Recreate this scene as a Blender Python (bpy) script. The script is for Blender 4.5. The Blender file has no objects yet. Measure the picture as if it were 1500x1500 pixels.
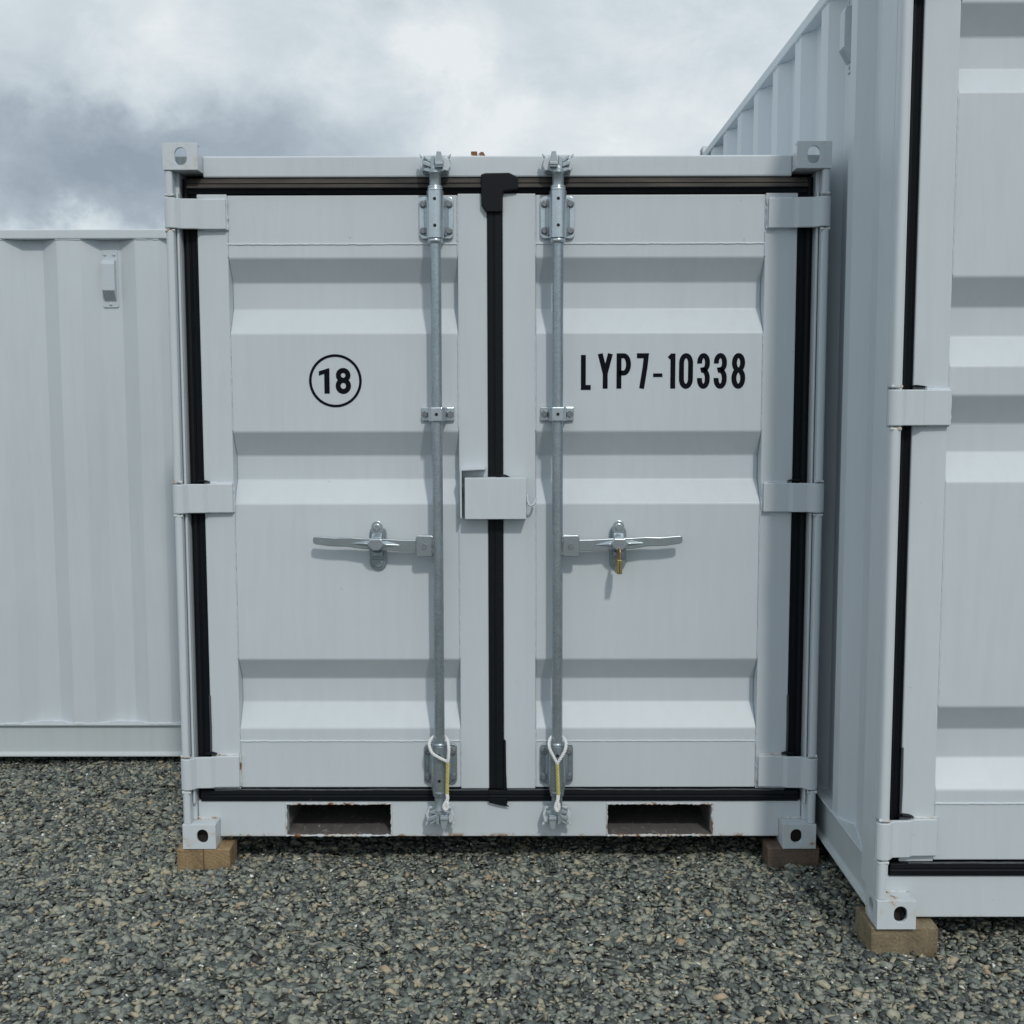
import bpy, bmesh, math, random
import numpy as np
from mathutils import Vector, Matrix

random.seed(7)
rng = np.random.default_rng(11)
SC = bpy.context.scene
COL = SC.collection
PI = math.pi

# ------------------------------------------------------------------ camera
cam = bpy.data.cameras.new('camera')
cam.sensor_fit = 'HORIZONTAL'
cam.sensor_width = 36
cam.lens = 36 * 1718.5 / 1500
cam.clip_start = 0.05
cam.clip_end = 5000
co = bpy.data.objects.new('camera', cam)
COL.objects.link(co)
pitch, yaw, roll = 0.0955, -0.0037, -0.0020
F = Vector((math.sin(yaw) * math.cos(pitch), math.cos(yaw) * math.cos(pitch), -math.sin(pitch)))
R0 = F.cross(Vector((0, 0, 1))).normalized()
U0 = R0.cross(F)
Rv = R0 * math.cos(roll) + U0 * math.sin(roll)
Uv = -R0 * math.sin(roll) + U0 * math.cos(roll)
M = Matrix((Rv, Uv, -F)).transposed().to_4x4()
M.translation = Vector((0.0583, -3.7216, 1.5505))
co.matrix_world = M
SC.camera = co

# ------------------------------------------------------------------ light
SUN_DIR = Vector((0.20, -0.6475, 0.64)).normalized()
sun_el = math.asin(SUN_DIR.z)
sun_az = math.atan2(SUN_DIR.x, SUN_DIR.y)
sl = bpy.data.lights.new('sun', 'SUN')
sl.energy = 1.45
sl.angle = math.radians(3.4)
sl.color = (1.0, 0.95, 0.88)
so = bpy.data.objects.new('sun', sl)
COL.objects.link(so)
so.rotation_euler = SUN_DIR.to_track_quat('Z', 'Y').to_euler()
so.location = (3, -9, 9)

SC.view_settings.view_transform = 'Standard'
SC.view_settings.look = 'None'
SC.view_settings.gamma = 1
SC.view_settings.exposure = 0.0
SC.cycles.max_bounces = 8
SC.cycles.use_denoising = True
SC.render.film_transparent = False


class NT:
    """small helper for node trees"""
    def __init__(s, tree):
        s.t = tree
        s.t.nodes.clear()

    def n(s, typ, **kw):
        nd = s.t.nodes.new(typ)
        for k, v in kw.items():
            if k.startswith('i_'):
                key = k[2:]
                key = int(key) if key.isdigit() else key.replace('_', ' ')
                nd.inputs[key].default_value = v
            else:
                setattr(nd, k, v)
        return nd

    def l(s, a, b, ao=0, bi=0):
        s.t.links.new(a.outputs[ao], b.inputs[bi])

    def math(s, op, a, b=None, c=None, clamp=False):
        nd = s.t.nodes.new('ShaderNodeMath')
        nd.operation = op
        nd.use_clamp = clamp
        for i, v in enumerate((a, b, c)):
            if v is None:
                continue
            if isinstance(v, (int, float)):
                nd.inputs[i].default_value = v
            else:
                s.t.links.new(v, nd.inputs[i])
        return nd.outputs[0]

    def mix(s, fac, a, b, blend='MIX'):
        nd = s.t.nodes.new('ShaderNodeMix')
        nd.data_type = 'RGBA'
        nd.blend_type = blend
        for i, v in ((0, fac), (6, a), (7, b)):
            if isinstance(v, (int, float)):
                nd.inputs[i].default_value = v
            elif isinstance(v, (tuple, list)):
                nd.inputs[i].default_value = tuple(v) + ((1,) if len(v) == 3 else ())
            else:
                s.t.links.new(v, nd.inputs[i])
        return nd.outputs[2]

    def ramp(s, fac, stops):
        nd = s.t.nodes.new('ShaderNodeValToRGB')
        cr = nd.color_ramp
        while len(cr.elements) < len(stops):
            cr.elements.new(0.5)
        for e, (p, c) in zip(cr.elements, stops):
            e.position = p
            e.color = (c, c, c, 1) if isinstance(c, (int, float)) else tuple(c) + (1,)
        s.t.links.new(fac, nd.inputs[0])
        return nd.outputs[0]

    def noise(s, vec, scale, detail=4, rough=0.5, dist=0.0, sc3=None):
        if sc3:
            mp = s.t.nodes.new('ShaderNodeMapping')
            mp.inputs['Scale'].default_value = sc3
            s.t.links.new(vec, mp.inputs[0])
            vec = mp.outputs[0]
        nd = s.t.nodes.new('ShaderNodeTexNoise')
        s.t.links.new(vec, nd.inputs['Vector'])
        nd.inputs['Scale'].default_value = scale
        nd.inputs['Detail'].default_value = detail
        nd.inputs['Roughness'].default_value = rough
        nd.inputs['Distortion'].default_value = dist
        return nd.outputs[0]


# ------------------------------------------------------------------ sky
W = bpy.data.worlds.new("World")
SC.world = W
W.use_nodes = True
t = NT(W.node_tree)
tc = t.n('ShaderNodeTexCoord')
sky = t.n('ShaderNodeTexSky', sky_type='NISHITA', sun_disc=False,
          sun_elevation=sun_el, sun_rotation=sun_az)
d = tc.outputs['Generated']


def blob(center, scale, r0, r1):
    """1 near a direction, 0 away from it"""
    sub = t.n('ShaderNodeVectorMath', operation='SUBTRACT')
    t.t.links.new(d_w, sub.inputs[0])
    sub.inputs[1].default_value = center
    mul = t.n('ShaderNodeVectorMath', operation='MULTIPLY')
    t.l(sub, mul)
    mul.inputs[1].default_value = scale
    ln = t.n('ShaderNodeVectorMath', operation='LENGTH')
    t.l(mul, ln)
    mr = t.n('ShaderNodeMapRange', interpolation_type='SMOOTHSTEP')
    t.t.links.new(ln.outputs['Value'], mr.inputs[0])
    mr.inputs[1].default_value = r0
    mr.inputs[2].default_value = r1
    mr.inputs[3].default_value = 1
    mr.inputs[4].default_value = 0
    return mr.outputs[0]


def ddir(px, py):
    """world direction of a bank of cloud, from its bearing and height"""
    a = (px - 750) / 1718.5
    e = (750 - py) / 1718.5
    v = Rv * a + Uv * e + F
    return tuple(v.normalized())


# warp the direction with noise so every bank has a torn outline
wn = t.t.nodes.new('ShaderNodeTexNoise')
wn.inputs['Scale'].default_value = 5.0
wn.inputs['Detail'].default_value = 8
wn.inputs['Roughness'].default_value = 0.6
t.t.links.new(d, wn.inputs['Vector'])
ws = t.n('ShaderNodeVectorMath', operation='SUBTRACT')
t.l(wn, ws, 1, 0)
ws.inputs[1].default_value = (0.5, 0.5, 0.5)
wm = t.n('ShaderNodeVectorMath', operation='SCALE')
t.l(ws, wm)
wm.inputs['Scale'].default_value = 0.22
wa = t.n('ShaderNodeVectorMath', operation='ADD')
t.t.links.new(d, wa.inputs[0])
t.l(wm, wa, 0, 1)
d_w = wa.outputs[0]

base = t.noise(d, 3.0, 8, 0.55, 0.3, (1, 1, 2.2))
fine = t.noise(d, 11.0, 9, 0.66, 0.35, (1, 1, 1.7))
bright = t.math('ADD', t.math('MULTIPLY', base, 0.55), t.math('MULTIPLY', fine, 0.52))
bright = t.math('ADD', bright, 0.195)            # average cover about 0.7
for (px, py, sc, r0, r1, amt) in (
        (300, 265, (0.9, 1.0, 2.2), 0.02, 0.20, -0.40),
        (70, 235, (1.0, 1.0, 2.2), 0.0, 0.15, -0.28),
        (520, 185, (1.0, 1.0, 1.8), 0.0, 0.13, -0.12),
        (60, 60, (1.0, 1.0, 1.4), 0.0, 0.10, -0.08),
        (20, 345, (1.0, 1.0, 3.4), 0.03, 0.12, 0.17),
        (180, 350, (1.0, 1.0, 5.0), 0.02, 0.11, 0.16),
        (230, 70, (1.0, 1.0, 1.6), 0.0, 0.10, 0.14),
        (650, 100, (1.6, 1.0, 0.9), 0.0, 0.07, 0.20),
        (730, 190, (1.1, 1.0, 1.7), 0.0, 0.07, 0.20),
        (830, 110, (1.0, 1.0, 1.3), 0.0, 0.09, -0.10),
        (1030, 190, (1.0, 1.0, 1.2), 0.0, 0.12, 0.14),
        (960, 40, (1.0, 1.0, 1.5), 0.0, 0.12, 0.08)):
    bl = blob(ddir(px, py), sc, r0, r1)
    bright = t.math('ADD', bright, t.math('MULTIPLY', bl, amt))
cl = t.ramp(bright, [(0.18, (2.9, 3.45, 4.1)), (0.40, (3.95, 4.65, 5.25)), (0.60, (5.5, 6.2, 6.7)),
                     (0.76, (6.6, 7.3, 7.7)), (0.95, (8.2, 8.6, 8.8))])
# the cloud deck thins and brightens overhead
sep = t.n('ShaderNodeSeparateXYZ')
t.t.links.new(d, sep.inputs[0])
over = t.n('ShaderNodeMapRange', interpolation_type='SMOOTHSTEP')
t.t.links.new(sep.outputs[2], over.inputs[0])
over.inputs[1].default_value = 0.33
over.inputs[2].default_value = 0.85
over.inputs[3].default_value = 1.0
over.inputs[4].default_value = 1.25
vm = t.n('ShaderNodeVectorMath', operation='SCALE')
t.t.links.new(cl, vm.inputs[0])
t.t.links.new(over.outputs[0], vm.inputs['Scale'])
# thin places in the cloud let the blue through
cover = t.ramp(t.noise(d, 2.1, 6, 0.6, 0.0, (1, 1, 2)), [(0.30, 0.82), (0.5, 0.95)])
skc = t.mix(cover, sky.outputs[0], vm.outputs[0])
bg = t.n('ShaderNodeBackground')
bg.inputs[1].default_value = 0.1
t.t.links.new(skc, bg.inputs[0])
wo = t.n('ShaderNodeOutputWorld')
t.l(bg, wo)


# ------------------------------------------------------------------ materials
def principled(name):
    m = bpy.data.materials.new(name)
    m.use_nodes = True
    t = NT(m.node_tree)
    out = t.n('ShaderNodeOutputMaterial')
    b = t.n('ShaderNodeBsdfPrincipled')
    t.l(b, out)
    tc = t.n('ShaderNodeTexCoord')
    return m, t, b, tc.outputs['Object']


def setcol(t, b, c):
    if isinstance(c, (tuple, list)):
        b.inputs['Base Color'].default_value = tuple(c) + (1,)
    else:
        t.t.links.new(c, b.inputs['Base Color'])


def bump(t, b, h, strength, dist):
    bp = t.n('ShaderNodeBump')
    bp.inputs['Strength'].default_value = strength
    bp.inputs['Distance'].default_value = dist
    t.t.links.new(h, bp.inputs['Height'])
    t.l(bp, b, 0, 'Normal')


WHITE = (0.558, 0.613, 0.652)


def paint(name, rust=0.0, low=None, col=WHITE, dirt=0.5):
    """container paint; rust = how much speckled rust; low = object z under which it rusts more"""
    m, t, b, o = principled(name)
    big = t.noise(o, 1.6, 3, 0.5)
    streak = t.noise(o, 9, 4, 0.6, 0, (4, 4, 0.35))
    fine = t.noise(o, 160, 2, 0.5)
    c = t.mix(t.ramp(big, [(0.3, 0.0), (0.7, 1.0)]), tuple(x * 0.965 for x in col), tuple(x * 1.02 for x in col))
    grime = t.ramp(streak, [(0.45, 0.0), (0.85, 1.0)])
    c = t.mix(t.math('MULTIPLY', grime, 0.17 * dirt * 2), c, (0.42, 0.44, 0.42))
    # small chips and insects' marks
    sp = t.ramp(t.noise(o, 42, 2, 0.5), [(0.775, 0.0), (0.80, 1.0)])
    c = t.mix(t.math('MULTIPLY', sp, 0.55 * dirt), c, (0.22, 0.21, 0.18))
    if rust > 0:
        rn = t.noise(o, 22, 6, 0.65, 0.4)
        msk = t.ramp(rn, [(0.70 - 0.22 * rust, 0.0), (0.76 - 0.22 * rust, 1.0)])
        halo = t.ramp(rn, [(0.58 - 0.22 * rust, 0.0), (0.76 - 0.22 * rust, 1.0)])
        if low is not None:
            sp3 = t.n('ShaderNodeSeparateXYZ')
            t.t.links.new(o, sp3.inputs[0])
            mr = t.n('ShaderNodeMapRange')
            t.t.links.new(sp3.outputs[2], mr.inputs[0])
            mr.inputs[1].default_value = low[0]
            mr.inputs[2].default_value = low[1]
            mr.inputs[3].default_value = 1
            mr.inputs[4].default_value = 0
            msk = t.math('MULTIPLY', msk, mr.outputs[0])
            halo = t.math('MULTIPLY', halo, mr.outputs[0])
        rc = t.mix(t.noise(o, 60, 3, 0.6), (0.30, 0.13, 0.045), (0.10, 0.045, 0.025))
        c = t.mix(t.math('MULTIPLY', halo, 0.5), c, (0.50, 0.36, 0.20))
        c = t.mix(msk, c, rc)
    setcol(t, b, c)
    b.inputs['Roughness'].default_value = 0.42
    b.inputs['IOR'].default_value = 1.45
    b.inputs['Specular IOR Level'].default_value = 0.4
    wav = t.noise(o, 5, 2, 0.5, 0, (1.0, 1.0, 0.6))
    h = t.math('ADD', t.math('MULTIPLY', wav, 1.0), t.math('MULTIPLY', fine, 0.02))
    bump(t, b, h, 0.5, 0.008)
    return m


def simple(name, col, rough, metal=0.0, var=0.15, nscale=30, bmp=0.15, spec=0.5):
    m, t, b, o = principled(name)
    nz = t.noise(o, nscale, 4, 0.6)
    c = t.mix(nz, tuple(x * (1 - var) for x in col), tuple(min(1, x * (1 + var)) for x in col))
    setcol(t, b, c)
    b.inputs['Roughness'].default_value = rough
    b.inputs['Metallic'].default_value = metal
    b.inputs['Specular IOR Level'].default_value = spec
    if bmp:
        bump(t, b, nz, bmp, 0.002)
    return m


M_paint = paint('white_paint')
M_paint_sill = paint('white_paint_sill', 0.75, (0.02, 0.034))
M_paint_sill2 = paint('white_paint_sill_clean', 0.42, (0.004, 0.020))
M_paint_cast = paint('white_paint_casting', 0.24)
M_paint_rail = paint('white_paint_rail', 0.3, (-0.03, 0.05), dirt=0.9, col=(0.49, 0.545, 0.565))
M_paint_lip = paint('chipped_rusty_paint', 0.75)
M_rust_lug = paint('rusty_lug', 1.2)
M_weld = paint('white_paint_weld', 0.0, col=(0.56, 0.62, 0.67))
M_weld_rust = paint('white_paint_weld_rust', 0.55, col=(0.56, 0.60, 0.62))
M_vent = simple('grey_plastic_vent', (0.50, 0.56, 0.60), 0.5, 0, 0.03, 10, 0.0)
M_vent_in = simple('dark_vent_slots', (0.20, 0.21, 0.215), 0.7)


def rubber(name, dust=0.0):
    m, t, b, o = principled(name)
    nz = t.noise(o, 40, 4, 0.6)
    c = t.mix(nz, (0.003, 0.0045, 0.007), (0.008, 0.010, 0.014))
    sc_ = t.ramp(t.noise(o, 26, 5, 0.6, 0, (2.5, 2.5, 0.5)), [(0.70, 0.0), (0.76, 1.0)])
    c = t.mix(t.math('MULTIPLY', sc_, 0.25), c, (0.25, 0.25, 0.23))
    if dust:
        geo = t.n('ShaderNodeNewGeometry')
        s3 = t.n('ShaderNodeSeparateXYZ')
        t.l(geo, s3, 1, 0)
        up = t.ramp(s3.outputs[2], [(0.12, 0.0), (0.5, 1.0)])      # dust settles on the faces that look up
        dn = t.ramp(t.noise(o, 5, 5, 0.6, 0, (1, 1, 6)), [(0.3, 0.3), (0.72, 1.0)])
        c = t.mix(t.math('MULTIPLY', up, t.math('MULTIPLY', dn, dust)), c, (0.10, 0.086, 0.072))
    setcol(t, b, c)
    b.inputs['Roughness'].default_value = 0.55
    b.inputs['Specular IOR Level'].default_value = 0.2
    bump(t, b, nz, 0.15, 0.002)
    return m


M_rub = rubber('black_rubber')
M_rub_grey = simple('greyed_rubber_edge', (0.075, 0.085, 0.095), 0.7, 0, 0.35, 60, 0.1, 0.2)
M_rub_dust = rubber('dusty_black_rubber', 0.75)


def galv(name, col, rough, metal, amt=1.0):
    m, t, b, o = principled(name)
    vo = t.n('ShaderNodeTexVoronoi')
    t.t.links.new(o, vo.inputs['Vector'])
    vo.inputs['Scale'].default_value = 170
    nz = t.noise(o, 14, 5, 0.65, 0, (1, 1, 0.5))
    bw = t.n('ShaderNodeRGBToBW')
    t.l(vo, bw, 1, 0)
    f = t.math('ADD', t.math('MULTIPLY', bw.outputs[0], 0.35), t.math('MULTIPLY', nz, 0.65))
    c = t.mix(t.ramp(f, [(0.3, 0.0), (0.7, 1.0)]), tuple(x * (1 - 0.22 * amt) for x in col), tuple(x * (1 + 0.15 * amt) for x in col))
    setcol(t, b, c)
    b.inputs['Metallic'].default_value = metal
    r = t.math('ADD', t.math('MULTIPLY', nz, 0.2 * amt), rough - 0.1 * amt)
    t.t.links.new(r, b.inputs['Roughness'])
    bump(t, b, nz, 0.1 * amt, 0.001)
    return m


M_galv = galv('galvanised_steel', (0.36, 0.42, 0.455), 0.36, 0.75, 0.85)
M_lever = galv('dull_zinc_lever', (0.44, 0.50, 0.53), 0.3, 0.8, 0.4)
M_zinc = galv('bright_zinc', (0.52, 0.585, 0.625), 0.28, 0.8, 0.4)
M_cast = galv('cast_zinc', (0.37, 0.43, 0.465), 0.45, 0.45, 0.35)
M_bolt = galv('dull_bolt', (0.23, 0.25, 0.27), 0.5, 0.6)
M_hole = simple('dark_hole', (0.01, 0.01, 0.012), 0.8)
M_ink = simple('black_lettering', (0.004, 0.0055, 0.010), 0.75, 0, 0.05, 30, 0, 0.1)
M_brass = simple('aged_brass', (0.36, 0.31, 0.15), 0.42, 0.8, 0.3, 120, 0.2)
M_brass2 = simple('worn_brown_shackle', (0.36, 0.25, 0.15), 0.38, 0.8, 0.35, 160, 0.2)


def rope_mat(name, a, bcol):
    m, t, b, o = principled(name)
    nz = t.noise(o, 220, 3, 0.6)
    setcol(t, b, t.mix(nz, a, bcol))
    b.inputs['Roughness'].default_value = 0.75
    bump(t, b, nz, 0.4, 0.001)
    return m


M_ropew = rope_mat('white_rope', (0.55, 0.56, 0.57), (0.85, 0.86, 0.86))
M_ropey = rope_mat('yellow_rope', (0.34, 0.30, 0.08), (0.66, 0.60, 0.24))


def pocket_mat():
    m, t, b, o = principled('scraped_pocket_steel')
    n1 = t.noise(o, 14, 6, 0.65, 0.2, (3.2, 0.6, 3))
    n2 = t.noise(o, 30, 5, 0.7, 0.6, (2.0, 0.7, 1))
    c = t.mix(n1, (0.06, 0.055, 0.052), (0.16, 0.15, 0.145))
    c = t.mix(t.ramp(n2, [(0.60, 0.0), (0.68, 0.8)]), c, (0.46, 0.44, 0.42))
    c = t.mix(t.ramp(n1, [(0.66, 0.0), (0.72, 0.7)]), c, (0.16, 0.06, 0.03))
    setcol(t, b, c)
    b.inputs['Roughness'].default_value = 0.7
    bump(t, b, n1, 0.4, 0.004)
    return m


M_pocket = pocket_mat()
M_under = simple('dark_underside', (0.05, 0.05, 0.05), 0.8)
M_inner = simple('shaded_rusty_inside', (0.022, 0.016, 0.013), 0.8)  # rusty steel, darkened to near black so the casting holes look shaded


def wood(name, a, bb):
    m, t, b, o = principled(name)
    wv = t.n('ShaderNodeTexWave', wave_type='RINGS', rings_direction='Y')
    mp = t.n('ShaderNodeMapping')
    mp.inputs['Location'].default_value = (0.05, 0.0, 0.06)
    t.t.links.new(o, mp.inputs[0])
    t.l(mp, wv)
    wv.inputs['Scale'].default_value = 28
    wv.inputs['Distortion'].default_value = 7
    wv.inputs['Detail'].default_value = 3
    wv.inputs['Detail Scale'].default_value = 2.5
    st = t.noise(o, 30, 5, 0.6, 0, (6, 0.7, 6))
    f = t.math('ADD', t.math('MULTIPLY', wv.outputs['Fac'], 0.14), t.math('MULTIPLY', st, 0.86))
    c = t.mix(t.ramp(f, [(0.25, 0.0), (0.75, 1.0)]), a, bb)
    stain = t.ramp(t.noise(o, 16, 4, 0.6), [(0.45, 0.0), (0.75, 0.6)])
    c = t.mix(stain, c, tuple(x * 0.45 for x in a))
    setcol(t, b, c)
    b.inputs['Roughness'].default_value = 0.8
    bump(t, b, f, 0.3, 0.003)
    return m


M_wood = wood('pale_timber', (0.16, 0.108, 0.055), (0.36, 0.26, 0.14))
M_wood3 = wood('grey_brown_timber', (0.13, 0.10, 0.06), (0.29, 0.235, 0.15))
M_wood2 = wood('brown_timber', (0.085, 0.06, 0.045), (0.18, 0.13, 0.095))

# stones: the tone attribute picks one rock colour per stone, range widened to paint in sun contrast
m, t, b, o = principled('crushed_stone')
at = t.n('ShaderNodeAttribute', attribute_name='tone')
pal = t.ramp(at.outputs['Fac'], [
    (0.0, (0.045, 0.052, 0.050)), (0.16, (0.095, 0.110, 0.104)), (0.38, (0.160, 0.182, 0.162)),
    (0.58, (0.230, 0.252, 0.215)), (0.75, (0.310, 0.320, 0.262)), (0.87, (0.38, 0.355, 0.255)),
    (0.935, (0.42, 0.365, 0.25)), (0.945, (0.38, 0.27, 0.16)), (0.955, (0.62, 0.60, 0.51)), (1.0, (0.92, 0.93, 0.88))])
vn = t.noise(o, 120, 4, 0.65)
c = t.mix(t.ramp(vn, [(0.3, 0.0), (0.7, 0.55)]), pal, t.mix(1.0, pal, (0.45, 0.47, 0.5), 'MULTIPLY'))
c = t.mix(t.ramp(t.noise(o, 320, 2, 0.5), [(0.62, 0.0), (0.72, 0.35)]), c, (0.32, 0.33, 0.30))
setcol(t, b, c)
b.inputs['Roughness'].default_value = 0.6
bump(t, b, vn, 0.15, 0.002)
M_stone = m

m, t, b, o = principled('gravel_bed')
vo = t.n('ShaderNodeTexVoronoi')
vo.inputs['Scale'].default_value = 62
t.t.links.new(o, vo.inputs['Vector'])
bw = t.n('ShaderNodeRGBToBW')
t.l(vo, bw, 1, 0)
c = t.ramp(bw.outputs[0], [(0.1, (0.035, 0.038, 0.036)), (0.5, (0.085, 0.09, 0.082)), (0.8, (0.13, 0.135, 0.12)), (1.0, (0.22, 0.20, 0.16))])
c = t.mix(t.ramp(vo.outputs['Distance'], [(0.35, 0.0), (0.7, 0.8)]), c, (0.02, 0.02, 0.02))
setcol(t, b, c)
b.inputs['Roughness'].default_value = 0.9
bump(t, b, t.math('MULTIPLY', vo.outputs['Distance'], -1.0), 1.0, 0.012)
M_bed = m


# ------------------------------------------------------------------ geometry helpers
class MB:
    def __init__(s):
        s.v, s.f = [], []

    def add(s, vs, fs):
        k = len(s.v)
        s.v += [tuple(v) for v in vs]
        s.f += [tuple(i + k for i in f) for f in fs]
        return s

    def build_each(s, name, mat, parent=None, bev=0.0, smooth=False, **kw):
        """one object for each separate piece"""
        par = list(range(len(s.v)))

        def find(i):
            while par[i] != i:
                par[i] = par[par[i]]
                i = par[i]
            return i
        for f in s.f:
            r = find(f[0])
            for i in f[1:]:
                par[find(i)] = r
        groups = {}
        for f in s.f:
            groups.setdefault(find(f[0]), []).append(f)
        out = []
        for fs in groups.values():
            ids = sorted({i for f in fs for i in f})
            mp = {i: k for k, i in enumerate(ids)}
            m = MB()
            m.v = [s.v[i] for i in ids]
            m.f = [tuple(mp[i] for i in f) for f in fs]
            out.append(m.build(name, mat, parent, bev, smooth, **kw))
        return out

    def box(s, x0, x1, y0, y1, z0, z1):
        vs = [(x, y, z) for z in (z0, z1) for y in (y0, y1) for x in (x0, x1)]
        return s.add(vs, [(0, 2, 3, 1), (4, 5, 7, 6), (0, 1, 5, 4), (2, 6, 7, 3), (0, 4, 6, 2), (1, 3, 7, 5)])

    def prism(s, prof, axis, a, b):
        """closed 2-D outline extruded along an axis; prof in the two other axes in x,y,z order"""
        n = len(prof)

        def P(u, v, w):
            return {'x': (w, u, v), 'y': (u, w, v), 'z': (u, v, w)}[axis]
        vs = [P(u, v, a) for u, v in prof] + [P(u, v, b) for u, v in prof]
        fs = [tuple(range(n))[::-1], tuple(range(n, 2 * n))]
        fs += [(i, (i + 1) % n, (i + 1) % n + n, i + n) for i in range(n)]
        return s.add(vs, fs)

    def tube(s, path, r, n=12, cap=True, rs=None):
        path = [Vector(p) for p in path]
        N = len(path)
        k = len(s.v)
        up = None
        for i, p in enumerate(path):
            a = path[max(i - 1, 0)]
            c = path[min(i + 1, N - 1)]
            tg = (c - a).normalized()
            if up is None:
                up = Vector((0, 0, 1)) if abs(tg.z) < 0.9 else Vector((1, 0, 0))
            up = (up - tg * up.dot(tg)).normalized()
            sd = tg.cross(up)
            rr = rs[i] if rs else r
            for j in range(n):
                q = 2 * PI * j / n
                s.v.append(tuple(p + (up * math.cos(q) + sd * math.sin(q)) * rr))
        for i in range(N - 1):
            for j in range(n):
                s.f.append((k + i * n + j, k + i * n + (j + 1) % n, k + (i + 1) * n + (j + 1) % n, k + (i + 1) * n + j))
        if cap:
            s.f.append(tuple(k + j for j in range(n))[::-1])
            s.f.append(tuple(k + (N - 1) * n + j for j in range(n)))
        return s

    def cyl(s, p0, p1, r, n=20, r1=None):
        return s.tube([p0, p1], r, n, True, [r, r if r1 is None else r1])

    def bead(s, p0, p1, r=0.003, amp=0.35):
        """a weld bead: an uneven thin rope of metal"""
        p0, p1 = Vector(p0), Vector(p1)
        L = (p1 - p0).length
        n = max(4, int(L / 0.007))
        pts, rs = [], []
        for i in range(n + 1):
            j = Vector((random.uniform(-1, 1), 0, random.uniform(-1, 1))) * r * 0.25
            pts.append(p0.lerp(p1, i / n) + j)
            rs.append(r * (1 + random.uniform(-amp, amp)))
        return s.tube(pts, r, 7, True, rs)

    def build(s, name, mat, parent=None, bev=0.0, smooth=False, loc=None, seg=2, angle=32):
        me = bpy.data.meshes.new(name)
        me.from_pydata(s.v, [], s.f)
        me.materials.append(mat)
        bm = bmesh.new()
        bm.from_mesh(me)
        bmesh.ops.recalc_face_normals(bm, faces=bm.faces)
        bm.to_mesh(me)
        bm.free()
        if smooth:
            for p in me.polygons:
                p.use_smooth = True
            me.set_sharp_from_angle(angle=math.radians(38))
        o = bpy.data.objects.new(name, me)
        COL.objects.link(o)
        if parent:
            o.parent = parent
        if loc:
            o.location = loc
        if bev:
            md = o.modifiers.new('edge', 'BEVEL')
            md.width = bev
            md.segments = seg
            md.limit_method = 'ANGLE'
            md.angle_limit = math.radians(angle)
            md.use_clamp_overlap = True
        return o


def tag(o, label=None, cat=None, group=None, kind=None):
    for k, v in (('label', label), ('category', cat), ('group', group), ('kind', kind)):
        if v:
            o[k] = v
    return o


def empty(name, loc, rz=0.0):
    o = bpy.data.objects.new(name, None)
    o.empty_display_size = 0.1
    o.location = loc
    o.rotation_euler = (0, 0, rz)
    COL.objects.link(o)
    return o


def stadium(cx, cz, w, h, n=10):
    """oblong hole outline, taller than wide (or wider than tall)"""
    pts = []
    if h >= w:
        r, q = w / 2, h / 2 - w / 2
        for i in range(n + 1):
            a = PI * i / n
            pts.append((cx + r * math.cos(a), cz + q + r * math.sin(a)))
        for i in range(n + 1):
            a = PI + PI * i / n
            pts.append((cx + r * math.cos(a), cz - q + r * math.sin(a)))
    else:
        r, q = h / 2, w / 2 - h / 2
        for i in range(n + 1):
            a = -PI / 2 + PI * i / n
            pts.append((cx + q + r * math.cos(a), cz + r * math.sin(a)))
        for i in range(n + 1):
            a = PI / 2 + PI * i / n
            pts.append((cx - q + r * math.cos(a), cz + r * math.sin(a)))
    return pts


def holed_plate(mb, axis, u0, u1, v0, v1, a, b, hole):
    """rectangular plate with one hole, thickness a..b along axis"""
    cu = sum(p[0] for p in hole) / len(hole)
    cv = sum(p[1] for p in hole) / len(hole)
    pts = list(hole)
    for U in (u0, u1):
        for V in (v0, v1):
            # exact corner rays keep the outer rectangle crisp
            ang = math.atan2(V - cv, U - cu)
            best, bi = None, 0
            for i in range(len(hole)):
                p, q = hole[i], hole[(i + 1) % len(hole)]
                x1, y1, x2, y2 = p[0] - cu, p[1] - cv, q[0] - cu, q[1] - cv
                dx, dy = math.cos(ang), math.sin(ang)
                den = dx * (y2 - y1) - dy * (x2 - x1)
                if abs(den) < 1e-12:
                    continue
                tt = (x1 * (y2 - y1) - y1 * (x2 - x1)) / den
                ss = (x1 * dy - y1 * dx) / den
                if tt > 0 and -1e-9 <= ss <= 1 + 1e-9:
                    best = (cu + dx * tt, cv + dy * tt)
                    break
            if best:
                pts.append(best)
    pts.sort(key=lambda p: math.atan2(p[1] - cv, p[0] - cu))
    uniq = []
    for p in pts:
        if not uniq or math.hypot(p[0] - uniq[-1][0], p[1] - uniq[-1][1]) > 1e-6:
            uniq.append(p)
    pts = uniq
    outer = []
    for p in pts:
        dx, dy = p[0] - cu, p[1] - cv
        k = []
        if dx > 1e-12: k.append((u1 - cu) / dx)
        if dx < -1e-12: k.append((u0 - cu) / dx)
        if dy > 1e-12: k.append((v1 - cv) / dy)
        if dy < -1e-12: k.append((v0 - cv) / dy)
        m = min(k)
        outer.append((cu + dx * m, cv + dy * m))
    n = len(pts)

    def P(u, v, w):
        return {'x': (w, u, v), 'y': (u, w, v), 'z': (u, v, w)}[axis]
    vs = []
    for w in (a, b):
        vs += [P(p[0], p[1], w) for p in pts] + [P(p[0], p[1], w) for p in outer]
    fs = []
    for i in range(n):
        j = (i + 1) % n
        fs.append((i, j, n + j, n + i))
        fs.append((2 * n + i, 3 * n + i, 3 * n + j, 2 * n + j))
        fs.append((i, 2 * n + i, 2 * n + j, j))
        fs.append((n + i, n + j, 3 * n + j, 3 * n + i))
    mb.add(vs, fs)


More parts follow.
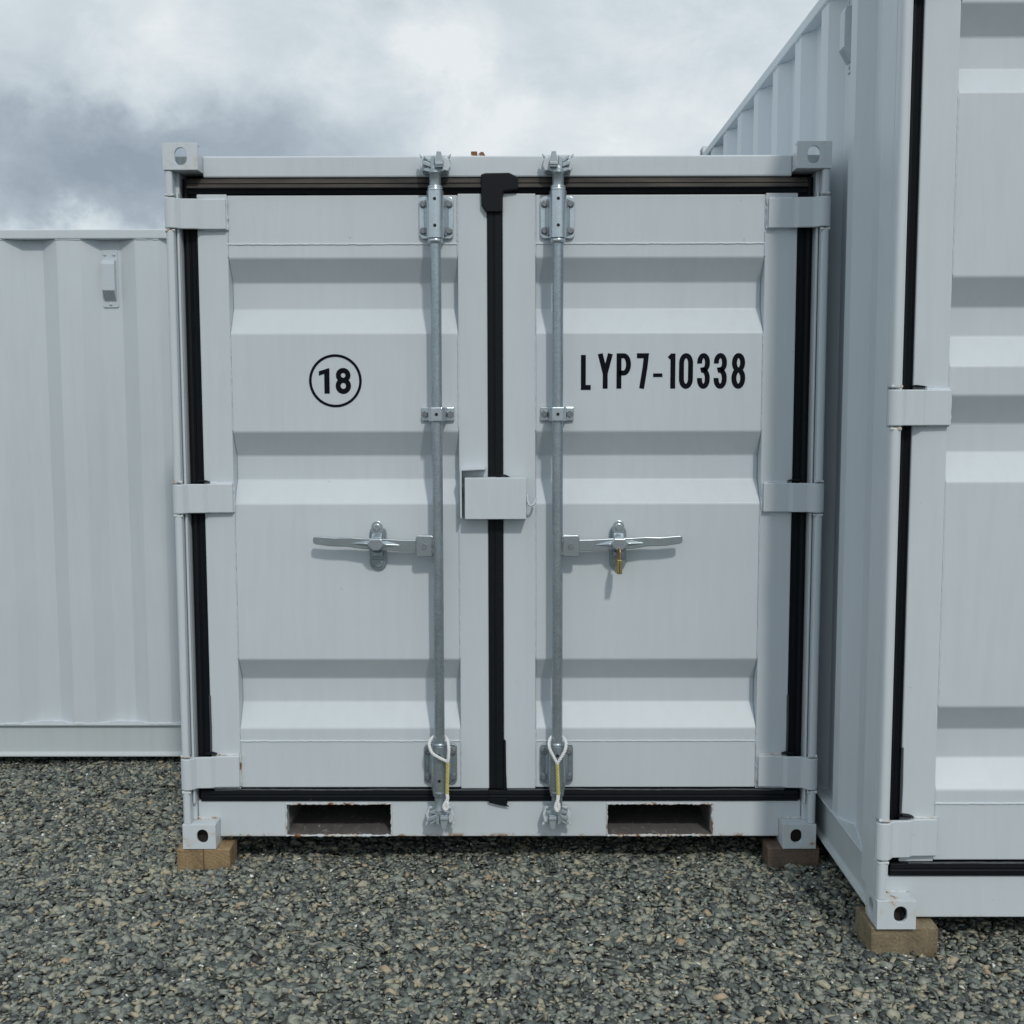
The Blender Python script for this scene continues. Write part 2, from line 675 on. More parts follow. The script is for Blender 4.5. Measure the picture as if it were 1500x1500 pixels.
def grid_plate(mb, xs, zs, holes, y0, y1):
    """plate in the x-z plane made of cells; cells named in holes are left open"""
    nx, nz = len(xs) - 1, len(zs) - 1
    k = len(mb.v)
    for y in (y0, y1):
        for z in zs:
            for x in xs:
                mb.v.append((x, y, z))
    N = (nx + 1) * (nz + 1)
    I = lambda i, j, s: k + s * N + j * (nx + 1) + i
    solid = lambda i, j: 0 <= i < nx and 0 <= j < nz and (i, j) not in holes
    for i in range(nx):
        for j in range(nz):
            if not solid(i, j):
                continue
            mb.f.append((I(i, j, 0), I(i + 1, j, 0), I(i + 1, j + 1, 0), I(i, j + 1, 0)))
            mb.f.append((I(i, j, 1), I(i, j + 1, 1), I(i + 1, j + 1, 1), I(i + 1, j, 1)))
            for (di, dj, a, b) in ((-1, 0, (i, j), (i, j + 1)), (1, 0, (i + 1, j), (i + 1, j + 1)),
                                   (0, -1, (i, j), (i + 1, j)), (0, 1, (i, j + 1), (i + 1, j + 1))):
                if not solid(i + di, j + dj):
                    mb.f.append((I(*a, 0), I(*b, 0), I(*b, 1), I(*a, 1)))


def offset_outline(line, th):
    """closed outline of an open 2-D line given thickness th"""
    n = len(line)
    L, R = [], []
    for i in range(n):
        p = Vector(line[i])
        a = Vector(line[max(i - 1, 0)])
        b = Vector(line[min(i + 1, n - 1)])
        d1 = (p - a).normalized() if i > 0 else (b - p).normalized()
        d2 = (b - p).normalized() if i < n - 1 else d1
        nn = Vector((-(d1.y + d2.y), d1.x + d2.x)).normalized()
        c = max(0.5, nn.dot(Vector((-d1.y, d1.x))))
        L.append(tuple(p + nn * th / 2 / c))
        R.append(tuple(p - nn * th / 2 / c))
    return L + R[::-1]


# ------------------------------------------------------------------ container parts
CW = 0.1085      # corner casting width
CH = 0.082       # corner casting height
FY = 0.055       # door face behind the casting face


def casting(parent, x0, y0, z0, sx, sy, top, rusty=None):
    """hollow corner fitting; sx, sy = outward sides (+1/-1)"""
    x1, y1, z1 = x0 + CW, y0 + CW, z0 + CH
    mb = MB()
    th = 0.011
    if top and sy < 0:
        # shallow upper fitting: face plate, cheek, short cap, block behind it below the header top
        holed_plate(mb, 'y', x0, x1, z0, z1, y0, y0 + th, stadium(x0 + CW * 0.5 + sx * -0.002, z0 + CH * 0.50, 0.038, 0.054))
        fx = (x0, x0 + th) if sx < 0 else (x1 - th, x1)
        holed_plate(mb, 'x', y0 + th, y1, z0, z1, fx[0], fx[1], stadium((y0 + y1) / 2 + 0.004, (z0 + z1) / 2, 0.036, 0.046))
        xa_, xb_ = (x0 + th, x1) if sx < 0 else (x0, x1 - th)
        mb.box(xa_, xb_, y0 + th, y0 + 0.030, z1 - 0.007, z1)
        mb.box(xa_, xb_, y0 + th, y1, z0, z0 + 0.010)
        mb.box(xa_, xb_, y0 + 0.058, y1, z0 + 0.010, z1 - 0.030)
        q = (x1 - 0.008, x1) if sx < 0 else (x0, x0 + 0.008)
        mb.prism([(y0 + th, z0 + 0.010), (y0 + 0.058, z0 + 0.010), (y0 + 0.058, z1 - 0.030), (y0 + th + 0.004, z1 - 0.0285), (y0 + th, z1 - 0.030)], 'x', q[0], q[1])
        return mb.build('corner_casting', M_paint_cast, parent, 0.003, angle=50)
    hx, hz = (0.038, 0.052) if not top else (0.040, 0.056)
    if not top:
        hx, hz = 0.037, 0.046
    cxm = x0 + CW * (0.60 if sx < 0 else 0.40) - (0 if not top else (0.01 if sx < 0 else -0.01))
    czm = (z0 + z1) / 2 + (0.002 if not top else -0.001)
    # face plates with openings, the others plain
    fy = (y0, y0 + th) if sy < 0 else (y1 - th, y1)
    holed_plate(mb, 'y', x0, x1, z0, z1, fy[0], fy[1], stadium(cxm, czm, hx, hz))
    yin0, yin1 = (y0 + th, y1) if sy < 0 else (y0, y1 - th)
    fx = (x0, x0 + th) if sx < 0 else (x1 - th, x1)
    holed_plate(mb, 'x', yin0, yin1, z0, z1, fx[0], fx[1],
                stadium((yin0 + yin1) / 2, czm, hx, hz))
    xi0, xi1 = (x0 + th, x1) if sx < 0 else (x0, x1 - th)
    bx = (x1 - 0.006, x1) if sx < 0 else (x0, x0 + 0.006)
    mb.box(bx[0], bx[1], yin0, yin1, z0, z1)
    if sx < 0: xi1 = bx[0]
    else: xi0 = bx[1]
    by = (y1 - 0.006, y1) if sy < 0 else (y0, y0 + 0.006)
    mb.box(xi0, xi1, by[0], by[1], z0, z1)
    if sy < 0: yin1 = by[0]
    else: yin0 = by[1]
    zt = (z1 - th, z1) if top else (z0, z0 + th)
    holed_plate(mb, 'z', xi0, xi1, yin0, yin1, zt[0], zt[1],
                stadium((xi0 + xi1) / 2, (yin0 + yin1) / 2, 0.04, 0.062))
    zb = (z0, z0 + 0.008) if top else (z1 - 0.008, z1)
    mb.box(xi0, xi1, yin0, yin1, zb[0], zb[1])
    co_ = mb.build('corner_casting', rusty or M_paint_cast, parent, 0.003, angle=50)
    if not top:
        # bare steel liner with the hole's shade put into its near-black colour
        MB().box(x0 + 0.030, x1 - 0.030, (y0 if sy < 0 else y1 - 0.0) + (0.030 if sy < 0 else -0.080), (y0 if sy < 0 else y1) + (0.080 if sy < 0 else -0.030), z0 + 0.012, z1 - 0.009).build('hole_shade_liner', M_inner, co_)
    return co_


def corrugated(parent, name, mat, axis_pts, pos, inward, z0, z1, along):
    """vertical corrugated sheet. axis_pts = [(s, depth)], along 'y' (side wall at x=pos) or 'x'"""
    line = []
    for s_, dp in axis_pts:
        line.append((pos + inward * dp, s_) if along == 'y' else (s_, pos + inward * dp))
    prof = offset_outline(line, 0.004)
    mb = MB().prism(prof, 'z', z0, z1)
    return mb.build(name, mat, parent, 0.006, angle=20, seg=3)


def door_leaf(parent, x0, x1, zb, zt, memL, memR, ribs, seamT, seamB, side):
    """one door leaf: four frame members and a pressed panel. ribs=[(ztop_flat, ztop_in, zbot_in, zbot_flat)]"""
    mb = MB()
    rc = FY + 0.053
    mb.box(x0, x0 + memL, FY, FY + 0.066, zb, zt)
    mb.box(x1 - memR, x1, FY, FY + 0.066, zb, zt)
    xa, xb = x0 + memL, x1 - memR
    prof = [(FY + 0.002, zt - 0.004), ]
    for (a, b_, c, d_) in ribs:
        prof += [(FY + 0.002, a), (rc, b_), (rc, c), (FY + 0.002, d_)]
    prof += [(FY + 0.002, zb + 0.004)]
    back = [(FY + 0.062, zb + 0.004), (FY + 0.062, zt - 0.004)]
    mb.prism(prof + back, 'x', xa, xb)
    o = mb.build('door', M_paint, parent, 0.004, angle=25, seg=3)
    # weld seams round the panel
    wb = MB()
    for z in (seamT, seamB):
        wb.bead((xa - 0.004, FY + 0.0025, z), (xb + 0.004, FY + 0.0025, z), 0.0034, 0.12)
    for x, s in ((xa, 1), (xb, -1)):
        zs = [seamT]
        for r in ribs:
            zs += [r[0] + 0.004, r[3] - 0.004]
        zs.append(seamB)
        for i in range(0, len(zs), 2):
            wb.bead((x, FY + 0.0012, zs[i]), (x, FY + 0.0012, zs[i + 1]), 0.0020, 0.5)
    wb.bead((xa, FY + 0.0008, seamB), (xa, FY + 0.0008, zb + 0.01), 0.0014, 0.6)
    wb.bead((xb, FY + 0.0008, zt - 0.01), (xb, FY + 0.0008, seamT), 0.0014, 0.6)
    wb.bead((xa, FY + 0.0008, zt - 0.01), (xa, FY + 0.0008, seamT), 0.0014, 0.6)
    wb.bead((xb, FY + 0.0008, seamB), (xb, FY + 0.0008, zb + 0.01), 0.0014, 0.6)
    wb.build_each('weld_seam', M_weld, o, smooth=True)
    return o


def hinge(parent, xo, xi, z0, z1, rust=False):
    """xo = outer (pivot) edge, xi = inner end on the leaf"""
    s = 1 if xi > xo else -1
    r = 0.0195
    line = []
    cx, cy = xo + s * r, 0.024
    for i in range(9):
        a = PI * (1.0 - i / 8 * 0.72) if s > 0 else PI * (i / 8 * 0.72)
        line.append((cx + r * 0.86 * math.cos(a + 0.0), cy - r * 0.86 * math.sin(a)))
    line += [(xo + s * 0.046, 0.030), (xo + s * 0.092, 0.032), (xo + s * 0.104, 0.042), (xi, 0.044)]
    # remove any backtracking in x
    clean = [line[0]]
    for p in line[1:]:
        if (p[0] - clean[-1][0]) * s > 0.001:
            clean.append(p)
    prof = offset_outline(clean, 0.012)
    mb = MB().prism(prof, 'z', z0, z1)
    mb.box(min(xo + s * 0.11, xi - s * 0.002), max(xo + s * 0.11, xi - s * 0.002), 0.0495, FY - 0.0005, z0 + 0.004, z1 - 0.004)
    mb.cyl((cx, cy + 0.003, z0 + 0.001), (cx, cy + 0.003, z1 - 0.001), 0.0165, 20)
    mb.cyl((cx, cy + 0.003, z0 - 0.004), (cx, cy + 0.003, z1 + 0.004), 0.009, 14)
    h = mb.build('hinge', M_paint, parent, 0.003, angle=40)
    wb = MB()
    for z in (z0 - 0.001, z1 + 0.001):
        wb.bead((xo + s * 0.112, FY - 0.003, z), (xi - s * 0.002, FY - 0.003, z), 0.0038)
    wb.bead((xi + s * 0.001, FY - 0.003, z0), (xi + s * 0.001, FY - 0.003, z1), 0.0042)
    wb.build_each('weld_seam', M_weld_rust if rust else M_weld, parent, smooth=True)
    return h


def side_gasket(parent, xa, xb, z0, z1):
    """vertical rubber seal between post and leaf"""
    s = 1 if xb > xa else -1
    prof = [(xa, 0.100), (xa + s * 0.001, 0.076), (xa + s * 0.012, 0.064), (xa + s * 0.020, 0.066), (xa + s * 0.023, 0.071),
            (xa + s * 0.030, 0.067), (xa + s * 0.040, 0.064), (xb - s * 0.004, 0.060), (xb - s * 0.0005, 0.064), (xb - s * 0.0005, 0.100)]
    return MB().prism(prof, 'z', z0, z1).build('gasket', M_rub, parent, 0.0015)


def locking_bar(C, x, s, H, ztop_br, zbot_br, zmid, zh, zkt, zkb, zrod_top, zrod_bot, label=None):
    """galvanised locking bar; s = direction the handle points (-1 left, +1 right). all z local"""
    Y = 0.0
    rod = MB()
    rod.tube([(x, Y, zrod_bot), (x, Y, zrod_top)], 0.0172, 28)
    bar = rod.build('locking_bar', M_galv, C, smooth=True)

    def bracket(z0, z1, name):
        mb = MB()
        w = 0.054
        prof = []
        rr = 0.014
        for (cx, cz, a0) in ((x + w - rr, z1 - rr, 0), (x - w + rr, z1 - rr, PI / 2), (x - w + rr, z0 + rr, PI), (x + w - rr, z0 + rr, 1.5 * PI)):
            for i in range(5):
                a = a0 + i / 4 * PI / 2
                prof.append((cx + rr * math.cos(a), cz + rr * math.sin(a)))
        mb.prism(prof, 'y', 0.046, FY - 0.0008)
        # raised saddle from plate to the tube
        sad = [(x - 0.040, 0.0458), (x - 0.030, 0.030), (x - 0.0265, 0.006), (x + 0.0265, 0.006), (x + 0.030, 0.030), (x + 0.040, 0.0458)]
        mb.prism(sad, 'z', z0 + 0.010, z1 - 0.010)
        pl = mb.build(name, M_zinc if z0 > 1 else M_galv, bar, 0.002)  # lower bracket gets a darker metal: its dull reflection is put into the colour
        tb = MB()
        tb.tube([(x, Y, z0 - 0.004), (x, Y, z1 + 0.008)], 0.0265, 32)
        for zz in (z1 + 0.012, z0 - 0.012):
            tb.tube([(x, Y, zz - 0.007), (x, Y, zz - 0.004), (x, Y, zz + 0.004), (x, Y, zz + 0.007)], 0.02, 28, True, [0.0212, 0.0235, 0.0235, 0.0212])
        tb.build_each('bearing_sleeve', M_zinc if z0 > 1 else M_galv, bar, smooth=True)  # lower sleeves darker as well, same dull reflection painted in
        bl = MB()
        for dx in (-0.0395, 0.0395):
            for zz in (z0 + 0.024, z1 - 0.024):
                bl.cyl((x + dx * 1.03, 0.0465, zz), (x + dx * 1.03, 0.040, zz), 0.0118, 20)
                bl.cyl((x + dx * 1.03, 0.0402, zz), (x + dx * 1.03, 0.0350, zz), 0.0095, 6)
        bl.build_each('bolt', M_bolt, bar, 0.001)
        hl = MB()
        for zz in (z0 + 0.032, z1 - 0.018):
            hl.cyl((x, -0.0262, zz), (x, -0.0272, zz), 0.0052, 16)
        hl.build_each('grease_hole', M_hole, bar)

    bracket(*ztop_br, 'bearing_bracket')
    bracket(*zbot_br, 'bearing_bracket')
    # guide clamp at mid height
    z0, z1 = zmid
    mb = MB()
    prof = [(x - 0.053, 0.0535), (x - 0.053, 0.047), (x - 0.029, 0.045), (x - 0.026, -0.012), (x - 0.018, -0.0235), (x + 0.018, -0.0235),
            (x + 0.026, -0.012), (x + 0.029, 0.045), (x + 0.053, 0.047), (x + 0.053, 0.0535)]
    mb.prism(prof, 'z', z0, z1)
    mb.build('guide_clamp', M_zinc, bar, 0.0025)
    bl = MB()
    zc = (z0 + z1) / 2
    for dx in (-0.041, 0.041):
        bl.cyl((x + dx, 0.047, zc), (x + dx, 0.0375, zc), 0.0115, 6)
    bl.build_each('bolt', M_bolt, bar, 0.001)
    MB().cyl((x, -0.0237, zc), (x, -0.0246, zc), 0.0052, 14).build_each('grease_hole', M_hole, bar)
    # upper neck and lower neck between sleeve and cam
    nk = MB()
    zt0 = ztop_br[1] + 0.018
    nk.tube([(x, Y, zt0), (x, Y, zt0 + 0.006), (x, Y, zt0 + 0.008), (x, Y, zkt[0] - 0.004), (x, Y, zkt[0]), (x, Y, zkt[0] + 0.006)],
            0.018, 24, True, [0.0235, 0.0222, 0.0182, 0.0182, 0.0212, 0.0205])
    zb0 = zbot_br[0] - 0.018
    nk.tube([(x, Y, zb0), (x, Y, zb0 - 0.006), (x, Y, zb0 - 0.008), (x, Y, zkb[1] + 0.006), (x, Y, zkb[1]), (x, Y, zkb[1] - 0.006)],
            0.018, 24, True, [0.0225, 0.0215, 0.0175, 0.0175, 0.0205, 0.0195])
    nk.build_each('neck', M_galv, bar, smooth=True)

    def cam(z0, z1, up):
        """forged cam and the keeper that grips it; up=+1 top, -1 bottom"""
        c0 = z0 if up > 0 else z1
        Z = lambda q: c0 + up * q
        k = MB()   # keeper: base plate and two horns
        zz = sorted((Z(0.004), Z(0.062)))
        k.prism([(x - 0.042, zz[0] + 0.006), (x - 0.034, zz[0]), (x + 0.034, zz[0]), (x + 0.042, zz[0] + 0.006), (x + 0.044, zz[1] - 0.010),
                 (x + 0.034, zz[1]), (x - 0.034, zz[1]), (x - 0.044, zz[1] - 0.010)], 'y', 0.034, 0.0592)
        for q in (-1, 1):
            # horn: a fat block leaning outwards with a rounded nose
            k.prism([(x + q * 0.024, Z(0.010)), (x + q * 0.040, Z(0.006)), (x + q * 0.047, Z(0.020)), (x + q * 0.042, Z(0.046)), (x + q * 0.028, Z(0.050))],
                    'y', 0.002, 0.040)
            k.prism([(x + q * 0.030, Z(0.040)), (x + q * 0.046, Z(0.050)), (x + q * 0.050, Z(0.062)), (x + q * 0.040, Z(0.056)), (x + q * 0.028, Z(0.050))],
                    'y', 0.008, 0.026)
        k.build('keeper', M_paint, bar, 0.003, angle=20)
        g = MB()   # cam: hub, one long flat lobe one side, hook the other side
        lead = -s
        g.tube([(x, Y, Z(-0.002)), (x, Y, Z(0.012)), (x, Y, Z(0.022))], 0.02, 20, True, [0.021, 0.020, 0.016])
        g.prism([(x - 0.036, Z(0.006)), (x - 0.02, Z(0.001)), (x + 0.02, Z(0.001)), (x + 0.036, Z(0.007)), (x + 0.030, Z(0.013)), (x - 0.030, Z(0.013))],
                'y', -0.014, 0.018)
        g.prism([(x + lead * 0.003, Z(0.012)), (x + lead * 0.026, Z(0.013)), (x + lead * 0.0265, Z(0.034)), (x + lead * 0.0205, Z(0.060)), (x + lead * 0.008, Z(0.061)),
                 (x + lead * 0.003, Z(0.034))], 'y', -0.030, 0.012)
        g.prism([(x + lead * 0.002, Z(0.018)), (x + lead * 0.0272, Z(0.019)), (x + lead * 0.027, Z(0.028)), (x + lead * 0.002, Z(0.028))], 'y', -0.0335, 0.0)
        g.prism([(x - lead * 0.001, Z(0.012)), (x - lead * 0.014, Z(0.012)), (x - lead * 0.012, Z(0.044)), (x - lead * 0.004, Z(0.050)), (x - lead * 0.0005, Z(0.050))],
                'y', -0.017, 0.014)
        g.prism([(x - lead * 0.014, Z(0.040)), (x - lead * 0.034, Z(0.052)), (x - lead * 0.032, Z(0.042)), (x - lead * 0.018, Z(0.030)), (x - lead * 0.010, Z(0.030))],
                'y', -0.016, 0.006)
        g.prism([(x - lead * 0.012, Z(0.014)), (x - lead * 0.035, Z(0.022)), (x - lead * 0.037, Z(0.032)), (x - lead * 0.028, Z(0.034)), (x - lead * 0.012, Z(0.026))],
                'y', -0.020, 0.004)
        g.build('cam', M_cast, bar, 0.0032, angle=20, seg=3)

    cam(zkt[0], zkt[1], 1)
    cam(zkb[0], zkb[1], -1)

    # handle: lug on the bar, flat lever, catch on the door
    hx0 = x + s * 0.016
    lug = MB()
    lug.prism([(x + s * 0.010, zh - 0.026), (x + s * 0.018, zh - 0.034), (x + s * 0.062, zh - 0.036), (x + s * 0.070, zh - 0.030),
               (x + s * 0.070, zh + 0.030), (x + s * 0.064, zh + 0.035), (x + s * 0.018, zh + 0.034), (x + s * 0.010, zh + 0.026)], 'y', -0.008, -0.001)
    lug.prism([(x + s * 0.010, zh - 0.026), (x + s * 0.018, zh - 0.034), (x + s * 0.060, zh - 0.034),
               (x + s * 0.060, zh + 0.033), (x + s * 0.018, zh + 0.034), (x + s * 0.010, zh + 0.026)], 'y', 0.014, 0.021)
    lug.build('handle_lug', M_lever, bar, 0.003)
    lb = MB()
    lb.bead((x + s * 0.015, -0.010, zh - 0.028), (x + s * 0.015, -0.010, zh + 0.028), 0.004)
    lb.cyl((x + s * 0.043, -0.0075, zh - 0.001), (x + s * 0.043, -0.0125, zh - 0.001), 0.0085, 18)
    lb.build_each('bolt', M_bolt, bar, smooth=True)
    # lever
    zl = zh - 0.002
    hd = MB()
    X = lambda q: x + s * q
    hd.prism([(X(0.030), zl - 0.016), (X(0.115), zl - 0.017), (X(0.165), zl - 0.013), (X(0.240), zl - 0.009), (X(0.290), zl - 0.001), (X(0.345), zl + 0.0005),
              (X(0.392), zl + 0.007), (X(0.400), zl + 0.012), (X(0.400), zl + 0.028), (X(0.394), zl + 0.033), (X(0.330), zl + 0.028), (X(0.280), zl + 0.029),
              (X(0.240), zl + 0.026), (X(0.165), zl + 0.024), (X(0.115), zl + 0.021), (X(0.030), zl + 0.020)], 'y', 0.003, 0.012)
    # pressed rib along the lever
    hd.add([(X(0.110), 0.0032, zl + 0.003), (X(0.165), 0.0032, zl + 0.018), (X(0.235), 0.0032, zl + 0.019), (X(0.290), 0.0032, zl + 0.010), (X(0.235), 0.0032, zl + 0.002),
            (X(0.165), 0.0032, zl - 0.003), (X(0.165), -0.007, zl + 0.007), (X(0.235), -0.007, zl + 0.010)],
           [(0, 1, 6), (1, 2, 7, 6), (2, 3, 7), (3, 4, 7), (4, 5, 6, 7), (5, 0, 6), (5, 4, 3, 2, 1, 0)])
    hd.build('handle', M_lever, bar, 0.0022, angle=25)
    # catch
    cx = X(0.197)
    ct = MB()
    ct.prism(stadium(cx, zh - 0.011, 0.055, 0.148, 10), 'y', 0.048, FY + 0.0012)
    ct.prism(stadium(cx, zh + 0.028, 0.040, 0.070, 10), 'y', 0.032, 0.048)
    ct.box(cx - 0.0165, cx + 0.0165, 0.014, 0.048, zh - 0.036, zh - 0.022)
    ct.box(cx - 0.0165, cx + 0.0165, 0.040, 0.048, zh - 0.050, zh - 0.022)
    ct.cyl((cx, 0.0485, zh - 0.062), (cx, 0.0445, zh - 0.062), 0.016, 20)
    ct.build('handle_catch', M_galv, bar, 0.002)
    fl = MB()
    # latch flap folded over the lever
    D = 0.016
    fl.prism([(0.012 + D, zh + 0.062), (0.019 + D, zh + 0.062), (0.019 + D, zh + 0.036), (-0.018 + D, zh + 0.012), (-0.026 + D, zh - 0.004), (-0.0310 + D, zh - 0.004), (-0.034 + D, zh + 0.016), (0.012 + D, zh + 0.040)],
             'x', cx - 0.0165, cx + 0.0165)
    fl.prism([(cx - 0.0165, zh + 0.024), (cx + 0.0165, zh + 0.024), (cx + 0.029, zh + 0.009), (cx + 0.018, zh - 0.005), (cx + 0.008, zh - 0.0125), (cx - 0.008, zh - 0.0125), (cx - 0.018, zh - 0.005), (cx - 0.029, zh + 0.009)],
             'y', -0.0365 + D, -0.0312 + D)
    fl.prism(stadium(cx, zh + 0.054, 0.036, 0.050, 10), 'y', 0.0065 + D, 0.0127 + D)
    fl.cyl((cx, 0.008 + D, zh + 0.058), (cx, 0.0 + D, zh + 0.058), 0.0115, 22)
    fl.build('latch_flap', M_zinc, bar, 0.0022, angle=25)
    return bar


def vent(parent, cx, cz, y, w=0.066, h=0.235, axis='x'):
    """small louvred breather, built facing -y at (cx, y, cz) then turned for side walls"""
    mb = MB()
    holder = []
    rr = 0.008
    prof = []
    for (ax, az, a0) in ((w / 2 - rr, h / 2 - rr, 0), (-w / 2 + rr, h / 2 - rr, PI / 2), (-w / 2 + rr, -h / 2 + rr, PI), (w / 2 - rr, -h / 2 + rr, 1.5 * PI)):
        for i in range(4):
            a = a0 + i / 3 * PI / 2
            prof.append((ax + rr * math.cos(a), az + rr * math.sin(a)))
    mb.prism(prof, 'y', -0.005, 0.0)
    hw = w * 0.40
    zt, zm, zb = h / 2 - 0.040, -h / 2 + 0.070, -h / 2 + 0.027
    hp = [(-0.005, zt), (-0.026, zt - 0.004), (-0.031, zt - 0.02), (-0.031, zm), (-0.005, zb + 0.002)]
    mb.prism(hp, 'x', -hw, hw)
    o = mb.build('vent', M_vent, parent, 0.002)
    g = MB()
    g.add([(-hw * 0.9, -0.0305, zm - 0.003), (hw * 0.9, -0.0305, zm - 0.003), (hw * 0.9, -0.0080, zb + 0.004), (-hw * 0.9, -0.0080, zb + 0.004),
           (-hw * 0.9, -0.0285, zm + 0.001), (hw * 0.9, -0.0285, zm + 0.001), (hw * 0.9, -0.0060, zb + 0.006), (-hw * 0.9, -0.0060, zb + 0.006)],
          [(0, 1, 2, 3), (4, 7, 6, 5), (0, 4, 5, 1), (1, 5, 6, 2), (2, 6, 7, 3), (3, 7, 4, 0)])
    go = g.build('grille', M_vent_in, o)
    sl_ = MB()
    n = 10
    for i in range(n):
        xx = -hw * 0.88 + i * (hw * 1.76) / (n - 1)
        sl_.add([(xx - 0.0010, -0.034, zm - 0.001), (xx + 0.0010, -0.034, zm - 0.001), (xx + 0.0010, -0.009, zb), (xx - 0.0010, -0.009, zb),
                 (xx - 0.0010, -0.029, zm + 0.001), (xx + 0.0010, -0.029, zm + 0.001), (xx + 0.0010, -0.006, zb + 0.004), (xx - 0.0010, -0.006, zb + 0.004)],
                [(0, 1, 2, 3), (4, 7, 6, 5), (0, 4, 5, 1), (1, 5, 6, 2), (2, 6, 7, 3), (3, 7, 4, 0)])
    sw_ = MB()
    for (sx_, sz_) in ((-w * 0.28, h / 2 - 0.019), (w * 0.28, h / 2 - 0.019), (0, -h / 2 + 0.014)):
        sw_.tube([(sx_, -0.005, sz_), (sx_, -0.008, sz_), (sx_, -0.0105, sz_)], 0.006, 12, True, [0.0065, 0.0058, 0.003])
    sl_.build('slat', M_vent, o)
    sw_.build_each('screw', M_vent, o)
    # turn it to face the outside of a side wall (-x)
    o.rotation_euler = (0, 0, -PI / 2)
    o.location = (cx, y, cz)
    return o


def ridges(start, end, flats, dp, slope):
    """corrugation line from outer flats [(a,b)]"""
    pts = [(start, 0.0)]
    for a, b_ in flats:
        if a > start:
            pts += [(a - slope, dp), (a, 0.0)]
        pts += [(b_, 0.0), (b_ + slope, dp)]
    if pts[-1][0] > end - 0.01:
        pts.pop()
    out = [p for p in pts if p[0] <= end]
    last = out[-1]
    if last[1] > 0:
        out += [(min(end - 0.002, last[0] + slope), 0.0)]
    out.append((end, 0.0))
    cl_ = [out[0]]
    for p in out[1:]:
        if p[0] > cl_[-1][0] + 0.0005:
            cl_.append(p)
    return cl_


